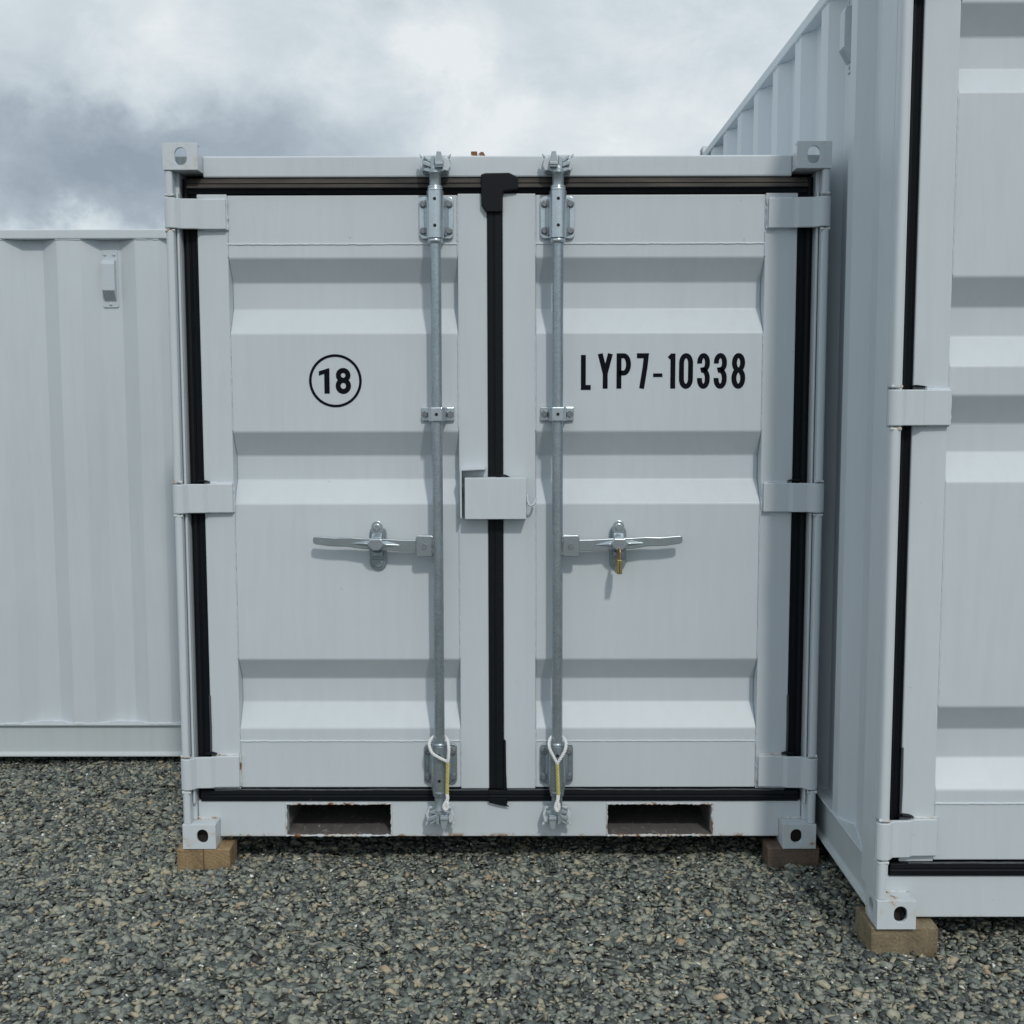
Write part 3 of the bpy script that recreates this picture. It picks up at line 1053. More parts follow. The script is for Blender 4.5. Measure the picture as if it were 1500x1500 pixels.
def container(name, W_, H, L, loc, rz, ribs, seamT, seamB, hinge_z, pockets, flatsL, slopeL, sill_mat=M_paint_sill, drop=0.0, gap=0.087, hw_in=0.182):
    C = empty(name, loc, rz)
    hw = W_ / 2
    # corner castings
    for top in (0, 1):
        z0 = H - CH if top else 0.0
        for sx in (-1, 1):
            x0 = -hw if sx < 0 else hw - CW
            casting(C, x0, 0.0, z0, sx, -1, top)
            casting(C, x0, L - CW, z0, sx, 1, top)
    # header and sill at the door end
    hz0, hz1 = H - 0.095, H - 0.029
    top_rail = MB().box(-hw + CW, hw - CW, 0.060, 0.110, hz0, hz1)
    top_rail.box(-hw + 0.036, hw - 0.036, 0.078, 0.110, H - 0.147, hz0)
    top_rail.build('header_beam', M_paint, C, 0.005)
    sill_top = 0.142 - drop
    xs = [-hw + 0.038]
    zs = []
    holes = []
    for (a, b_) in pockets:
        xs += [a, b_]
    xs.append(hw - 0.038)
    for i in range(len(pockets)):
        holes.append((1 + 2 * i, 0))
    sm = MB()
    # between the castings, the sill runs down to the bottom edge
    xs2 = [-hw + 0.038, -hw + CW] + xs[1:-1] + [hw - CW, hw - 0.038]
    zs2 = [0.020 - drop, CH, 0.1315 - drop, sill_top]
    hl = set()
    for i in range(len(pockets)):
        hl.add((2 + 2 * i, 0))
        hl.add((2 + 2 * i, 1))
    hl.add((0, 0))
    hl.add((len(xs2) - 2, 0))
    grid_plate(sm, xs2, zs2, hl, 0.060, 0.112)
    sm.build('sill_beam', sill_mat, C, 0.003, angle=50)
    for (a, b_) in pockets:
        pk = MB()
        e = 0.002
        pk.box(a - 0.004, b_ + 0.004, 0.114, L - 0.1, 0.020 - drop, 0.026 - drop)
        pk.box(a - 0.004, b_ + 0.004, 0.114, L - 0.1, 0.133 - drop, 0.139 - drop)
        pk.box(a - 0.004, a + 0.002, 0.114, L - 0.1, 0.0262 - drop, 0.1328 - drop)
        pk.box(b_ - 0.002, b_ + 0.004, 0.114, L - 0.1, 0.0262 - drop, 0.1328 - drop)
        pk.box(a + e, b_ - e, 0.062, 0.1138, 0.0215 - drop, 0.0275 - drop)
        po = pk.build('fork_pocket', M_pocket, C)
        lip = MB()
        y_ = 0.0600
        lip.bead((a, y_, 0.0235 - drop), (b_, y_, 0.0235 - drop), 0.0036, 0.55)
        lip.bead((a, y_, 0.024 - drop), (a, y_, 0.131 - drop), 0.0028, 0.5)
        lip.bead((b_, y_, 0.024 - drop), (b_, y_, 0.131 - drop), 0.0032, 0.5)
        lip.bead((a, y_, 0.1315 - drop), (b_, y_, 0.1315 - drop), 0.0030, 0.6)
        lip.build('pocket_rim', M_paint_lip, po, smooth=True)
        # torn edge of paint and mastic hanging over the opening
    # door-end posts
    for s in (-1, 1):
        xo = s * hw
        pm = MB()
        a, b_ = sorted((xo - s * 0.0005, xo - s * 0.026))
        segs = [(CH, hinge_z[0][0] - 0.006)]
        for i in range(len(hinge_z) - 1):
            segs.append((hinge_z[i][1] + 0.006, hinge_z[i + 1][0] - 0.006))
        segs.append((hinge_z[-1][1] + 0.006, H - CH))
        for z0, z1 in segs:
            pm.prism([(xo - s * 0.0005, 0.046), (xo - s * 0.0005, 0.016), (xo - s * 0.004, 0.008), (xo - s * 0.010, 0.004), (xo - s * 0.020, 0.004), (xo - s * 0.026, 0.009), (xo - s * 0.026, 0.046)],
                     'z', z0, z1)
        a, b_ = sorted((xo - s * 0.0005, xo - s * 0.0365))
        pm.box(a, b_, 0.0462, 0.1600, CH, H - CH)
        a, b_ = sorted((xo - s * 0.0365, xo - s * 0.090))
        pm.box(a, b_, 0.1000, 0.1600, CH + 0.07, H - CH - 0.04)
        a, b_ = sorted((xo - s * 0.029, xo - s * 0.0368))
        pm.box(a, b_, 0.030, 0.0458, sill_top, H - 0.147)
        pm.build('corner_post', M_paint, C, 0.003)
        wb = MB()
        for (z0, z1) in hinge_z:
            for z in (z0 - 0.008, z1 + 0.008):
                a, b_ = sorted((xo - s * 0.001, xo - s * 0.030))
                wb.bead((a, 0.008, z), (b_, 0.008, z), 0.0045, 0.4)
        a, b_ = sorted((xo - s * 0.002, xo - s * CW * 0.95))
        wb.bead((a + 0.004, 0.058, CH + 0.002), (b_ - 0.006, 0.058, CH + 0.002), 0.004, 0.5)
        wb.build_each('weld_seam', M_weld_rust, C, smooth=True)
    # rear posts, rails
    rp = MB()
    for s in (-1, 1):
        a, b_ = sorted((s * (hw - 0.002), s * (hw - 0.10)))
        rp.box(a, b_, L - 0.10, L - 0.002, CH, H - CH)
    rp.box(-hw + CW, hw - CW, L - 0.08, L - 0.01, H - 0.095, H - 0.029)
    rp.box(-hw + CW, hw - CW, L - 0.08, L - 0.01, 0.02, 0.15)
    rp.build_each('rear_frame', M_paint, C, 0.004)
    tr_ = MB()
    br_ = MB()
    for s in (-1, 1):
        a, b_ = sorted((s * (hw - 0.001), s * (hw - 0.0605)))
        tr_.box(a, b_, CW, L - CW, H - 0.072, H - 0.034)
        o_, i_ = s * (hw - 0.001), s * (hw - 0.062)
        w_ = s * (hw - 0.016)
        pr = [(i_, 0.018), (o_, 0.018), (o_ - s * 0.0005, 0.026), (w_ + s * 0.004, 0.030), (w_, 0.036), (w_, 0.148), (o_ - s * 0.004, 0.150), (o_, 0.154), (o_, 0.160), (i_, 0.160)]
        br_.prism(pr, 'y', CW, L - CW)
    tr_.build_each('top_side_rail', M_paint, C, 0.004)
    br_.build_each('bottom_side_rail', M_paint_rail, C, 0.003)
    # corrugated walls
    zz0, zz1 = 0.1560, H - 0.0690
    inset = 0.006
    ptsL = ridges(0.160, L - 0.10, flatsL, 0.040, slopeL)
    corrugated(C, 'side_wall', M_paint, ptsL, -hw + inset + 0.002, 1, zz0, zz1, 'y')
    corrugated(C, 'side_wall', M_paint, ptsL, hw - inset - 0.002, -1, zz0, zz1, 'y')
    fb = []
    q = -hw + 0.2
    while q < hw - 0.3:
        fb.append((q, q + 0.09))
        q += 0.33
    corrugated(C, 'back_wall', M_paint, ridges(-hw + 0.10, hw - 0.10, fb, 0.035, 0.07), L - 0.016, -1, 0.152, H - 0.096, 'x')
    # weld bead where the left sheet meets its rails
    wb = MB()
    pth = [(-hw + inset - 0.001 + dp, s_) for s_, dp in ptsL]
    for zw, rr in ((0.1615, 0.0036), (H - 0.0745, 0.0022)):
        fine_p, rs = [], []
        for (xa, ya), (xb, yb) in zip(pth[:-1], pth[1:]):
            nn = max(2, int(math.hypot(xb - xa, yb - ya) / 0.012))
            for i in range(nn):
                fine_p.append((xa + (xb - xa) * i / nn + random.uniform(-0.0006, 0.0006), ya + (yb - ya) * i / nn, zw + random.uniform(-0.0008, 0.0008)))
                rs.append(rr * random.uniform(0.6, 1.4))
        wb.tube(fine_p, rr, 7, True, rs)
    wb.build_each('weld_seam', M_weld, C, smooth=True)
    # roof and floor
    rf = MB()
    pr = [(-0.0, 0)]
    prof = []
    y = 0.11
    while y < L - 0.12:
        prof += [(y, H - 0.044), (y + 0.07, H - 0.044), (y + 0.09, H - 0.060), (y + 0.16, H - 0.060)]
        y += 0.18
    prof = [p for p in prof if p[0] < L - 0.085]
    prof.append((L - 0.081, H - 0.050))
    rf.prism(prof + [(L - 0.081, H - 0.068), (0.11, H - 0.068)], 'x', -hw + 0.061, hw - 0.061)
    rf.build('roof', M_paint, C)
    MB().box(-hw + 0.06, hw - 0.06, 0.16, L - 0.09, 0.1405, 0.158).build('floor_pan', M_under, C)
    # doors
    zb, zt = 0.184 - drop, H - 0.147
    gx0, gx1 = -0.033 , 0.016
    dl = door_leaf(C, -hw + gap, gx0 + 0.0005, zb, zt, 0.096, 0.094, ribs, seamT, seamB, -1)
    dr = door_leaf(C, gx1 - 0.0005, hw - 0.089, zb, zt, 0.105, 0.102, ribs, seamT, seamB, 1)
    for (z0, z1) in hinge_z:
        hinge(dl, -hw - 0.002, -hw + hw_in, z0, z1, z0 < 0.5)
        hinge(dr, hw + 0.002, hw - 0.184, z0, z1, z0 < 0.5)
    # seals
    side_gasket(dl, -hw + 0.037, -hw + gap - 0.0005, sill_top, H - 0.096)
    side_gasket(dr, hw - 0.037, hw - 0.0885, sill_top, H - 0.096)
    hd = H - 0.096
    tp = [(0.0775, hd), (0.066, hd - 0.001), (0.050, hd - 0.016), (0.046, hd - 0.019), (0.049, hd - 0.021), (0.041, hd - 0.033), (0.041, hd - 0.036), (0.055, hd - 0.037), (0.058, hd - 0.0505), (0.0775, hd - 0.0505)]
    MB().prism(tp, 'x', -hw + 0.060, gx0).build('gasket', M_rub_dust, dl, 0.001)
    MB().prism(tp, 'x', gx0 + 0.0002, hw - 0.060).build('gasket', M_rub_dust, dr, 0.001)
    bp = [(0.100, sill_top + 0.0005), (0.058, sill_top - 0.001), (0.052, sill_top + 0.004), (0.050, sill_top + 0.018), (0.054, sill_top + 0.021), (0.050, sill_top + 0.025), (0.051, sill_top + 0.036), (0.058, sill_top + 0.0415), (0.100, sill_top + 0.0415)]
    MB().prism(bp, 'x', -hw + 0.050, gx0 - 0.0002).build('gasket', M_rub, dl, 0.001)
    MB().prism(bp, 'x', gx0 + 0.0002, hw - 0.050).build('gasket', M_rub, dr, 0.001)
    sg = MB()
    for xq in (-hw + gap + 0.0005, hw - 0.0895):
        sg.tube([(xq, 0.0535, hinge_z[0][1] + 0.008), (xq + 0.001, 0.0530, hinge_z[0][1] + 0.09), (xq, 0.0535, hinge_z[0][1] + 0.20)], 0.0034, 8)
    sg.build_each('seal_edge', M_rub_grey, dl, smooth=True)
    eg = MB()
    for (xa_, xb_) in ((-hw + 0.098, gx0 - 0.004), (gx1 + 0.012, hw - 0.098)):
        n_ = int((xb_ - xa_) / 0.012)
        p_, r_ = [], []
        w_ = 0.0
        for i in range(n_ + 1):
            w_ = w_ * 0.8 + random.uniform(-0.0006, 0.0006)
            p_.append((xa_ + (xb_ - xa_) * i / n_, 0.0505, sill_top + 0.0405 + w_))
            r_.append(0.0030 * random.uniform(0.75, 1.15))
        eg.tube(p_, 0.003, 7, True, r_)
    eg.build_each('seal_edge', M_rub_grey, dl, smooth=True)
    # paint-over lip of the bottom seal (thin grey edge)
    cg = [(gx0 + 0.0005, 0.098), (gx0 + 0.0005, 0.054), (gx0 + 0.004, 0.049), (gx0 + 0.018, 0.0475), (gx0 + 0.021, 0.050), (gx0 + 0.026, 0.0475), (gx0 + 0.044, 0.0475), (gx1 - 0.0005, 0.052), (gx1 - 0.0005, 0.098)]
    MB().prism(cg, 'z', sill_top + 0.0455, hd - 0.052).build('gasket', M_rub, dr, 0.001)
    # moulded corner pad where the centre seal meets the head seal
    pad = MB()
    zt_ = hd + 0.009
    pad.prism([(gx0 - 0.018, zt_ - 0.052), (gx0 - 0.018, zt_ - 0.004), (gx0 - 0.005, zt_), (gx0 + 0.070, zt_ + 0.001), (gx0 + 0.098, zt_ - 0.012), (gx0 + 0.098, zt_ - 0.050),
               (gx0 + 0.054, zt_ - 0.056), (gx0 + 0.050, zt_ - 0.062), (gx0 + 0.050, zt_ - 0.120), (gx0 - 0.003, zt_ - 0.120), (gx0 - 0.017, zt_ - 0.098)], 'y', 0.036, 0.0585)
    pad.build('seal_corner_pad', M_rub_dust, dr, 0.006, seg=3)
    # torn flap of rubber at the foot of the centre seal
    tear = MB()
    tear.prism([(gx0 - 0.003, sill_top + 0.012), (gx0 - 0.001, sill_top - 0.002), (gx0 + 0.030, sill_top - 0.010), (gx0 + 0.066, sill_top - 0.017), (gx0 + 0.058, sill_top - 0.008),
                (gx0 + 0.061, sill_top - 0.001), (gx0 + 0.060, sill_top + 0.012)], 'y', 0.046, 0.0495)
    tear.prism([(gx1 - 0.001, sill_top + 0.038), (gx1 + 0.010, sill_top + 0.040), (gx1 + 0.0075, sill_top + 0.10), (gx1 + 0.0065, sill_top + 0.205), (gx1 + 0.001, sill_top + 0.212), (gx1 - 0.001, sill_top + 0.20)],
               'y', 0.050, 0.0542)
    tear.build_each('torn_rubber', M_rub, dr, 0.001)
    # short ends of rubber squeezed out over every hinge
    sq = MB()
    for (z0, z1) in hinge_z[:-1]:
        for s in (-1, 1):
            xo = s * hw
            sq.prism([(xo - s * 0.066, z1 + 0.0065), (xo - s * 0.076, z1 + 0.013), (xo - s * 0.096, z1 + 0.0105), (xo - s * 0.108, z1 + 0.0062)][::-1], 'y', 0.034, 0.0645)
    sq.build_each('torn_rubber', M_rub, dl, 0.001)
    return C, dl, dr


# ------------------------------------------------------------------ glyphs
def arc(cx, cz, rx, rz, a0, a1, n=14):
    return [(cx + rx * math.cos(math.radians(a0 + (a1 - a0) * i / n)), cz + rz * math.sin(math.radians(a0 + (a1 - a0) * i / n))) for i in range(n + 1)]


def glyph(ch):
    """strokes in a 1 x 1 cell: centre lines, cell edge = stroke centre"""
    if ch == 'L': return [[(0, 1.06), (0, 0), (1.1, 0)]]
    if ch == 'Y': return [[(-0.02, 1.07), (0.5, 0.42), (0.5, -0.07)], [(1.02, 1.07), (0.5, 0.42)]]
    if ch == 'P': return [[(0, -0.07), (0, 1.0), (0.5, 1.0)] + arc(0.5, 0.72, 0.5, 0.28, 90, 0, 8)[1:] + arc(0.5, 0.72, 0.5, 0.28, 0, -90, 8)[1:] + [(0.0, 0.44)]]
    if ch == '7': return [[(-0.28, 1.0), (1.02, 1.0), (0.85, 0.62), (0.40, -0.07)]]
    if ch == '-': return [[(0, 0.37), (1, 0.37)]]
    if ch == '1': return [[(-0.35, 0.90), (0.7, 1.0)], [(0.9, 1.07), (0.9, -0.07)]]
    if ch == '0': return [arc(0.5, 0.76, 0.5, 0.24, 0, 180, 12) + arc(0.5, 0.24, 0.5, 0.24, 180, 360, 12) + [(1.0, 0.76)]]
    if ch == '3': return [arc(0.5, 0.78, 0.5, 0.22, 190, 0, 14) + arc(0.45, 0.74, 0.55, 0.20, 0, -90, 8)[1:] + arc(0.45, 0.27, 0.55, 0.25, 88, 0, 8) + arc(0.5, 0.23, 0.5, 0.23, 0, -190, 14)[1:]]
    if ch == '8': return [arc(0.5, 0.765, 0.46, 0.235, -90, 270, 24), arc(0.5, 0.265, 0.5, 0.265, -90, 270, 24)]
    return []


def strokes(mb, ch, x0, x1, z0, z1, th, y):
    """x0..z1 outer box of the glyph; th stroke width"""
    a, b_, c, d_ = x0 + th / 2, x1 - th / 2, z0 + th / 2, z1 - th / 2
    dy = 0.0
    for st in glyph(ch):
        pts = [(a + (b_ - a) * p[0], c + (d_ - c) * p[1]) for p in st]
        closed = math.hypot(pts[0][0] - pts[-1][0], pts[0][1] - pts[-1][1]) < 1e-6
        n = len(pts)
        for i in range(1 if False else 0, 0):
            pass
        L, R = [], []
        for i in range(n):
            p = Vector(pts[i])
            if closed:
                pr, nx = Vector(pts[(i - 1) % (n - 1)]), Vector(pts[(i + 1) % (n - 1)])
            else:
                pr, nx = Vector(pts[max(i - 1, 0)]), Vector(pts[min(i + 1, n - 1)])
            d1 = (p - pr).normalized() if (p - pr).length > 1e-9 else (nx - p).normalized()
            d2 = (nx - p).normalized() if (nx - p).length > 1e-9 else d1
            nn = Vector((-(d1.y + d2.y), d1.x + d2.x))
            nn = nn.normalized() if nn.length > 1e-6 else Vector((-d1.y, d1.x))
            k = max(0.45, nn.dot(Vector((-d1.y, d1.x))))
            L.append(p + nn * th / 2 / k)
            R.append(p - nn * th / 2 / k)
        yy = y - dy
        base = len(mb.v)
        for q in range(n):
            for P_ in (L[q], R[q]):
                mb.v.append((P_.x, yy, P_.y))
                mb.v.append((P_.x, yy + 0.0009, P_.y))
        for q in range(n - 1):
            i0, i1 = base + 4 * q, base + 4 * (q + 1)
            mb.f.append((i0, i1, i1 + 2, i0 + 2))
            mb.f.append((i0 + 1, i0 + 3, i1 + 3, i1 + 1))
            mb.f.append((i0, i0 + 1, i1 + 1, i1))
            mb.f.append((i0 + 2, i1 + 2, i1 + 3, i0 + 3))
        dy += 0.0003


# ================================================================== SETTING
def gheight(x, y):
    rise = np.exp(-((y + 0.10) / 0.22) ** 2) * np.clip((1.5 - np.abs(x)) / 0.3, 0, 1)
    rise = np.where(y > 0.10, 0.0 * rise - 0.9, rise) if not np.isscalar(y) else (rise if y <= 0.10 else -0.9)
    fade = np.clip((8.0 - np.hypot(x, y)) / 3.0, 0, 1)
    w = 0.008 + 0.005 * np.sin(x * 2.3 + 1.0) * np.cos(y * 3.1) + 0.004 * np.sin(x * 7.1 + y * 5.3) + 0.003 * np.sin(x * 13 - y * 11)
    return (w + 0.012 * rise) * fade


gd = MB()
ax_ = [-600, -200, -60, -20, -9] + [-6 + 0.12 * i for i in range(101)] + [9, 20, 60, 200, 600]
for yy in ax_:
    for xx in ax_:
        gd.v.append((xx, yy, float(gheight(xx, yy)) - 0.006))
n_ = len(ax_)
for j in range(n_ - 1):
    for i in range(n_ - 1):
        gd.f.append((j * n_ + i, j * n_ + i + 1, (j + 1) * n_ + i + 1, (j + 1) * n_ + i))
g = gd.build('ground', M_bed)
tag(g, kind='structure')

# ================================================================== CONTAINERS
ZB = 0.0846
# --- the numbered one in the middle
RIBS = [(1.914, 1.840, 1.756, 1.677), (1.364, 1.285, 1.207, 1.131), (0.620, 0.545, 0.466, 0.389)]
flats = [(0.40 + 0.33 * i, 0.49 + 0.33 * i) for i in range(6)]
C1, dL, dR = container('shipping_container', 2.0743, 2.26, 2.25, (0, 0, ZB), 0.0, RIBS, 1.957, 0.346,
                       [(0.196, 0.300), (1.105, 1.198), (2.002, 2.095)], [(-0.708, -0.358), (0.357, 0.707)], flats, 0.07)
tag(C1, 'white shipping container in the middle, closed, with a circled number 18 on its left door', 'container',
    'white shipping containers')
for i, x, s in ((0, -0.1925, -1), (1, 0.1895, 1)):
    locking_bar(C1, x, s, 2.26, (1.971, 2.102), (0.205, 0.339), (1.398, 1.442), 1.001, (2.166, 2.231), (0.069, 0.136), 2.12, 0.17)

# number badge and serial
bd = MB()
cx, cz = -0.5204, 1.527
N = 64
pts = [(cx + 0.0802 * math.cos(2 * PI * i / N), cz + 0.0802 * math.sin(2 * PI * i / N)) for i in range(N + 1)]
base = 0
for i in range(N + 1):
    a = 2 * PI * i / N
    for r in (0.0845, 0.0762):
        bd.v.append((cx + r * math.cos(a), FY + 0.0008, cz + r * math.sin(a)))
        bd.v.append((cx + r * math.cos(a), FY + 0.0017, cz + r * math.sin(a)))
for i in range(N):
    i0, i1 = 4 * i, 4 * (i + 1)
    bd.f += [(i0, i1, i1 + 2, i0 + 2), (i0 + 1, i0 + 3, i1 + 3, i1 + 1), (i0, i0 + 1, i1 + 1, i1), (i0 + 2, i1 + 2, i1 + 3, i0 + 3)]
PXB = lambda p: cx + (p - 491.1) * 0.002154
# 1: bold stem with a flag
zt, zb_ = cz + 0.0400, cz - 0.0405
bd.prism([(PXB(474.6), zb_), (PXB(482.4), zb_), (PXB(482.4), zt), (PXB(480.6), zt), (PXB(466.6), zt - 0.0095), (PXB(466.8), zt - 0.0235), (PXB(474.6), zt - 0.0175)], 'y', FY + 0.0008, FY + 0.0017)
strokes(bd, '8', PXB(491.4), PXB(514.2), zb_ - 0.001, zt + 0.001, 0.0158, FY + 0.0008)
o = bd.build('number_badge', M_ink, dL)
o['label'] = 'black number 18 inside a thin black circle'
sr = MB()
PXS = lambda p: 0.2635 + (p - 850) * 0.0021884
for ch, a, b_ in (('L', 851, 868), ('Y', 875.8, 897.2), ('P', 903, 924), ('7', 932, 949.7), ('-', 956.3, 970.3), ('1', 978, 989.2), ('0', 994.3, 1014.6),
                  ('3', 1020.7, 1039.2), ('3', 1045, 1064), ('8', 1070.9, 1091)):
    lo, hi = 1.4995, 1.6125
    if ch == 'L':
        lo, hi = 1.4965, 1.6095
    if ch == '-':
        strokes(sr, ch, PXS(a) - 0.0052, PXS(b_) + 0.0052, lo, hi, 0.0115, FY + 0.0008)
    else:
        strokes(sr, ch, PXS(a), PXS(b_), lo, hi, 0.0156, FY + 0.0008)
o = sr.build('serial_number', M_ink, dR)
o['label'] = 'black lettering LYP7-10338'

# steel lock box over the centre seam: angle on the left leaf, cover on the right leaf
an = MB()
an.prism([(-0.1214, 1.0885), (-0.1214, 1.2475), (-0.039, 1.2505), (-0.039, 1.2435), (-0.1155, 1.2400), (-0.1155, 1.0885)], 'y', 0.004, FY + 0.0008)
an.box(-0.1150, -0.04, FY - 0.004, FY + 0.0006, 1.0885, 1.2395)
lb = an.build('lock_box_bracket', M_paint, dL, 0.002)
bx = MB()
bx.box(-0.1060, 0.0900, 0.0015, 0.0065, 1.0860, 1.2185)
bx.box(-0.1060, 0.0900, 0.0065, 0.0460, 1.2140, 1.2185)
bx.box(0.0852, 0.0900, 0.0065, FY - 0.0010, 1.0860, 1.2138)
bx.box(-0.1060, 0.0850, 0.0065, 0.0440, 1.0860, 1.0900)
bo = bx.build('lock_box', M_paint, dR, 0.0035, seg=3)
hk = MB()
hk.tube([(0.094, 0.050, 1.158), (0.095, 0.030, 1.140), (0.099, 0.020, 1.130), (0.106, 0.016, 1.1275), (0.113, 0.016, 1.131), (0.118, 0.018, 1.139), (0.1205, 0.020, 1.151)], 0.0036, 10)
hk.build('hook', M_weld, bo, smooth=True)
tb = MB()
tb.tube([(-0.003, 0.030, 1.216), (0.006, 0.030, 1.2235), (0.022, 0.030, 1.2235), (0.036, 0.030, 1.217)], 0.004, 8)
tb.build('rubber_plug', M_rub, bo, smooth=True)

# rusty lug on the roof just behind the header
rl = MB()
rl.box(-0.086, -0.066, 0.150, 0.185, 2.245 - 0.03, 2.2625)
rl.prism([(-0.062, 2.215), (-0.062, 2.2555), (-0.054, 2.2620), (-0.046, 2.2610), (-0.040, 2.2500), (-0.040, 2.215)], 'y', 0.152, 0.182)
o = rl.build('roof_lug', M_rust_lug, C1, 0.002)
o['label'] = 'small rusty steel lug on the roof edge'

# --- the long-sided one behind on the left
X0, Y1, HL = -1.10, 1.15, 2.26
WL = 2.0743
fl = []
for k in range(-1, 9):
    a = 0.3084 + 0.3213 * k
    if a > 0.05:
        fl.append((a, a + 0.0921))
C2, a_, b2 = container('shipping_container', WL, HL, 3.02, (X0, Y1 + WL / 2, 0.0205), PI / 2, RIBS, 1.957, 0.346,
                       [(0.196, 0.300), (1.105, 1.198), (2.002, 2.095)], [(-0.708, -0.358), (0.357, 0.707)], fl, 0.072)
tag(C2, 'white shipping container set further back at left, showing only its long corrugated side wall', 'container', 'white shipping containers')
vent(C2, -WL / 2 + 0.006 + 0.040, 2.03, X0 + 1.619)

# --- the tall one on the right, standing forward
WR, HR, LR = 2.30, 2.81, 3.39
z_ = 0.0846
yo = -0.5875
RIBR = [(2.585 - z_, 2.510 - z_, 2.426 - z_, 2.356 - z_), (1.876 - z_, 1.798 - z_, 1.719 - z_, 1.638 - z_),
        (1.560 - z_, 1.482 - z_, 1.404 - z_, 1.325 - z_), (0.700 - z_, 0.624 - z_, 0.542 - z_, 0.463 - z_)]
fr = [(-0.150 - yo, -0.091 - yo)]
for k in range(8):
    fr.append((0.177 - yo + 0.3665 * k, 0.267 - yo + 0.3665 * k))
C3, c3l, c3r = container('shipping_container', WR, HR, LR, (1.0565 + WR / 2, yo, z_), 0.0, RIBR, 2.63 - z_, 0.424 - z_,
                         [(0.280 - z_, 0.385 - z_), (1.479 - z_, 1.575 - z_), (2.62 - z_, 2.716 - z_)], [(-0.66, -0.31), (0.31, 0.66)], fr, 0.066, sill_mat=M_paint_sill2, drop=0.012, gap=0.074, hw_in=0.173)
tag(C3, 'tall white shipping container at right standing nearest the camera, taller than the numbered one', 'container', 'white shipping containers')
for x, s in ((-0.25, -1), (0.25, 1)):
    locking_bar(C3, x, s, HR, (2.52, 2.65), (0.205, 0.339), (1.398 + 0.3, 1.442 + 0.3), 1.001, (2.716, 2.781), (0.069, 0.136), 2.67, 0.17)
vent(C3, -WR / 2 + 0.006 + 0.040, 2.562 + 0.118 - z_, 0.047 - yo)

# ================================================================== THINGS AROUND THEM
def timber(x0, x1, y0, y1, z0, z1, mat, label, rz=0.0):
    mb = MB()
    lx, ly, lz = x1 - x0, y1 - y0, z1 - z0
    n = 6
    # slightly uneven sawn block
    for iy in range(n + 1):
        for (u, v) in ((0, 0), (1, 0), (1, 1), (0, 1)):
            jx = random.uniform(-0.0012, 0.0012)
            jz = random.uniform(-0.0010, 0.0010) * (1 if v == 0 else 0.4)
            mb.v.append((-lx / 2 + lx * u + jx, -ly / 2 + ly * iy / n, lz * v + jz - (0.0006 if v else 0)))
    for iy in range(n):
        for j in range(4):
            a, b_ = 4 * iy + j, 4 * iy + (j + 1) % 4
            mb.f.append((a, b_, b_ + 4, a + 4))
    mb.f.append((0, 1, 2, 3))
    mb.f.append((4 * n + 3, 4 * n + 2, 4 * n + 1, 4 * n))
    o = mb.build('timber_block', mat, None, 0.003)
    o.location = ((x0 + x1) / 2, (y0 + y1) / 2, z0)
    o.rotation_euler = (0, 0, rz)
    tag(o, label, 'timber block', 'timber blocks under the container corners')
    return o


timber(-1.060, -0.972, 0.004, 0.17, -0.01, ZB - 0.0008, M_wood, 'outer pale timber block of the pair under the bottom left corner of the numbered container')
timber(-0.970, -0.884, 0.002, 0.10, -0.01, ZB - 0.0008, M_wood, 'inner pale timber block of the pair under the bottom left corner of the numbered container')
timber(0.882, 1.052, 0.008, 0.10, -0.01, ZB - 0.0008, M_wood2, 'dark brown timber block under the bottom right corner of the numbered container')
timber(1.044, 1.232, -0.575, -0.43, -0.01, z_ - 0.0008, M_wood3, 'wide pale timber block under the near corner of the tall right container', 0.02)


def rope(label, x, loop, tail, z_off=0.0):
    """braided cord: white eye hooked over the bar, yellow whipped middle, white knotted end"""
    R = empty('rope', (x, 0, 0))

    def smoothp(pts, n=8):
        P_ = [Vector(p) for p in pts]
        out = []
        for i in range(len(P_) - 1):
            a = P_[max(i - 1, 0)]; b_ = P_[i]; c = P_[i + 1]; d_ = P_[min(i + 2, len(P_) - 1)]
            for k in range(n):
                u = k / n
                out.append(0.5 * ((2 * b_) + (c - a) * u + (2 * a - 5 * b_ + 4 * c - d_) * u * u + (3 * b_ - a - 3 * c + d_) * u ** 3))
        out.append(P_[-1])
        return out

    def braid(mb, path, r, twist):
        path = smoothp(path, 10)
        acc = 0
        lens = [0]
        for a, b_ in zip(path[:-1], path[1:]):
            acc += (b_ - a).length
            lens.append(acc)
        for k in range(3):
            pts = []
            up = Vector((0, -1, 0))
            for i, p in enumerate(path):
                tg = (path[min(i + 1, len(path) - 1)] - path[max(i - 1, 0)]).normalized()
                u_ = (up - tg * up.dot(tg)).normalized()
                s_ = tg.cross(u_)
                an_ = 2 * PI * (k / 3 + lens[i] / twist)
                pts.append(p + (u_ * math.cos(an_) + s_ * math.sin(an_)) * r * 0.60)
            mb.tube(pts, r * 0.50, 7)

    def rel(pts):
        return [(p[0] - x, p[1], p[2] + z_off) for p in pts]
    w = MB()
    braid(w, rel(loop), 0.0050, 0.026)
    w.build('loop', M_ropew, R, smooth=True)
    y_ = MB()
    braid(y_, rel(tail[0]), 0.0062, 0.036)
    y_.build('tail', M_ropey, R, smooth=True)
    k_ = MB()
    braid(k_, rel(tail[1]), 0.0058, 0.018)
    k_.build('knot', M_ropew, R, smooth=True)
    tag(R, label, 'rope', 'cord loops on the locking bars')
    return R


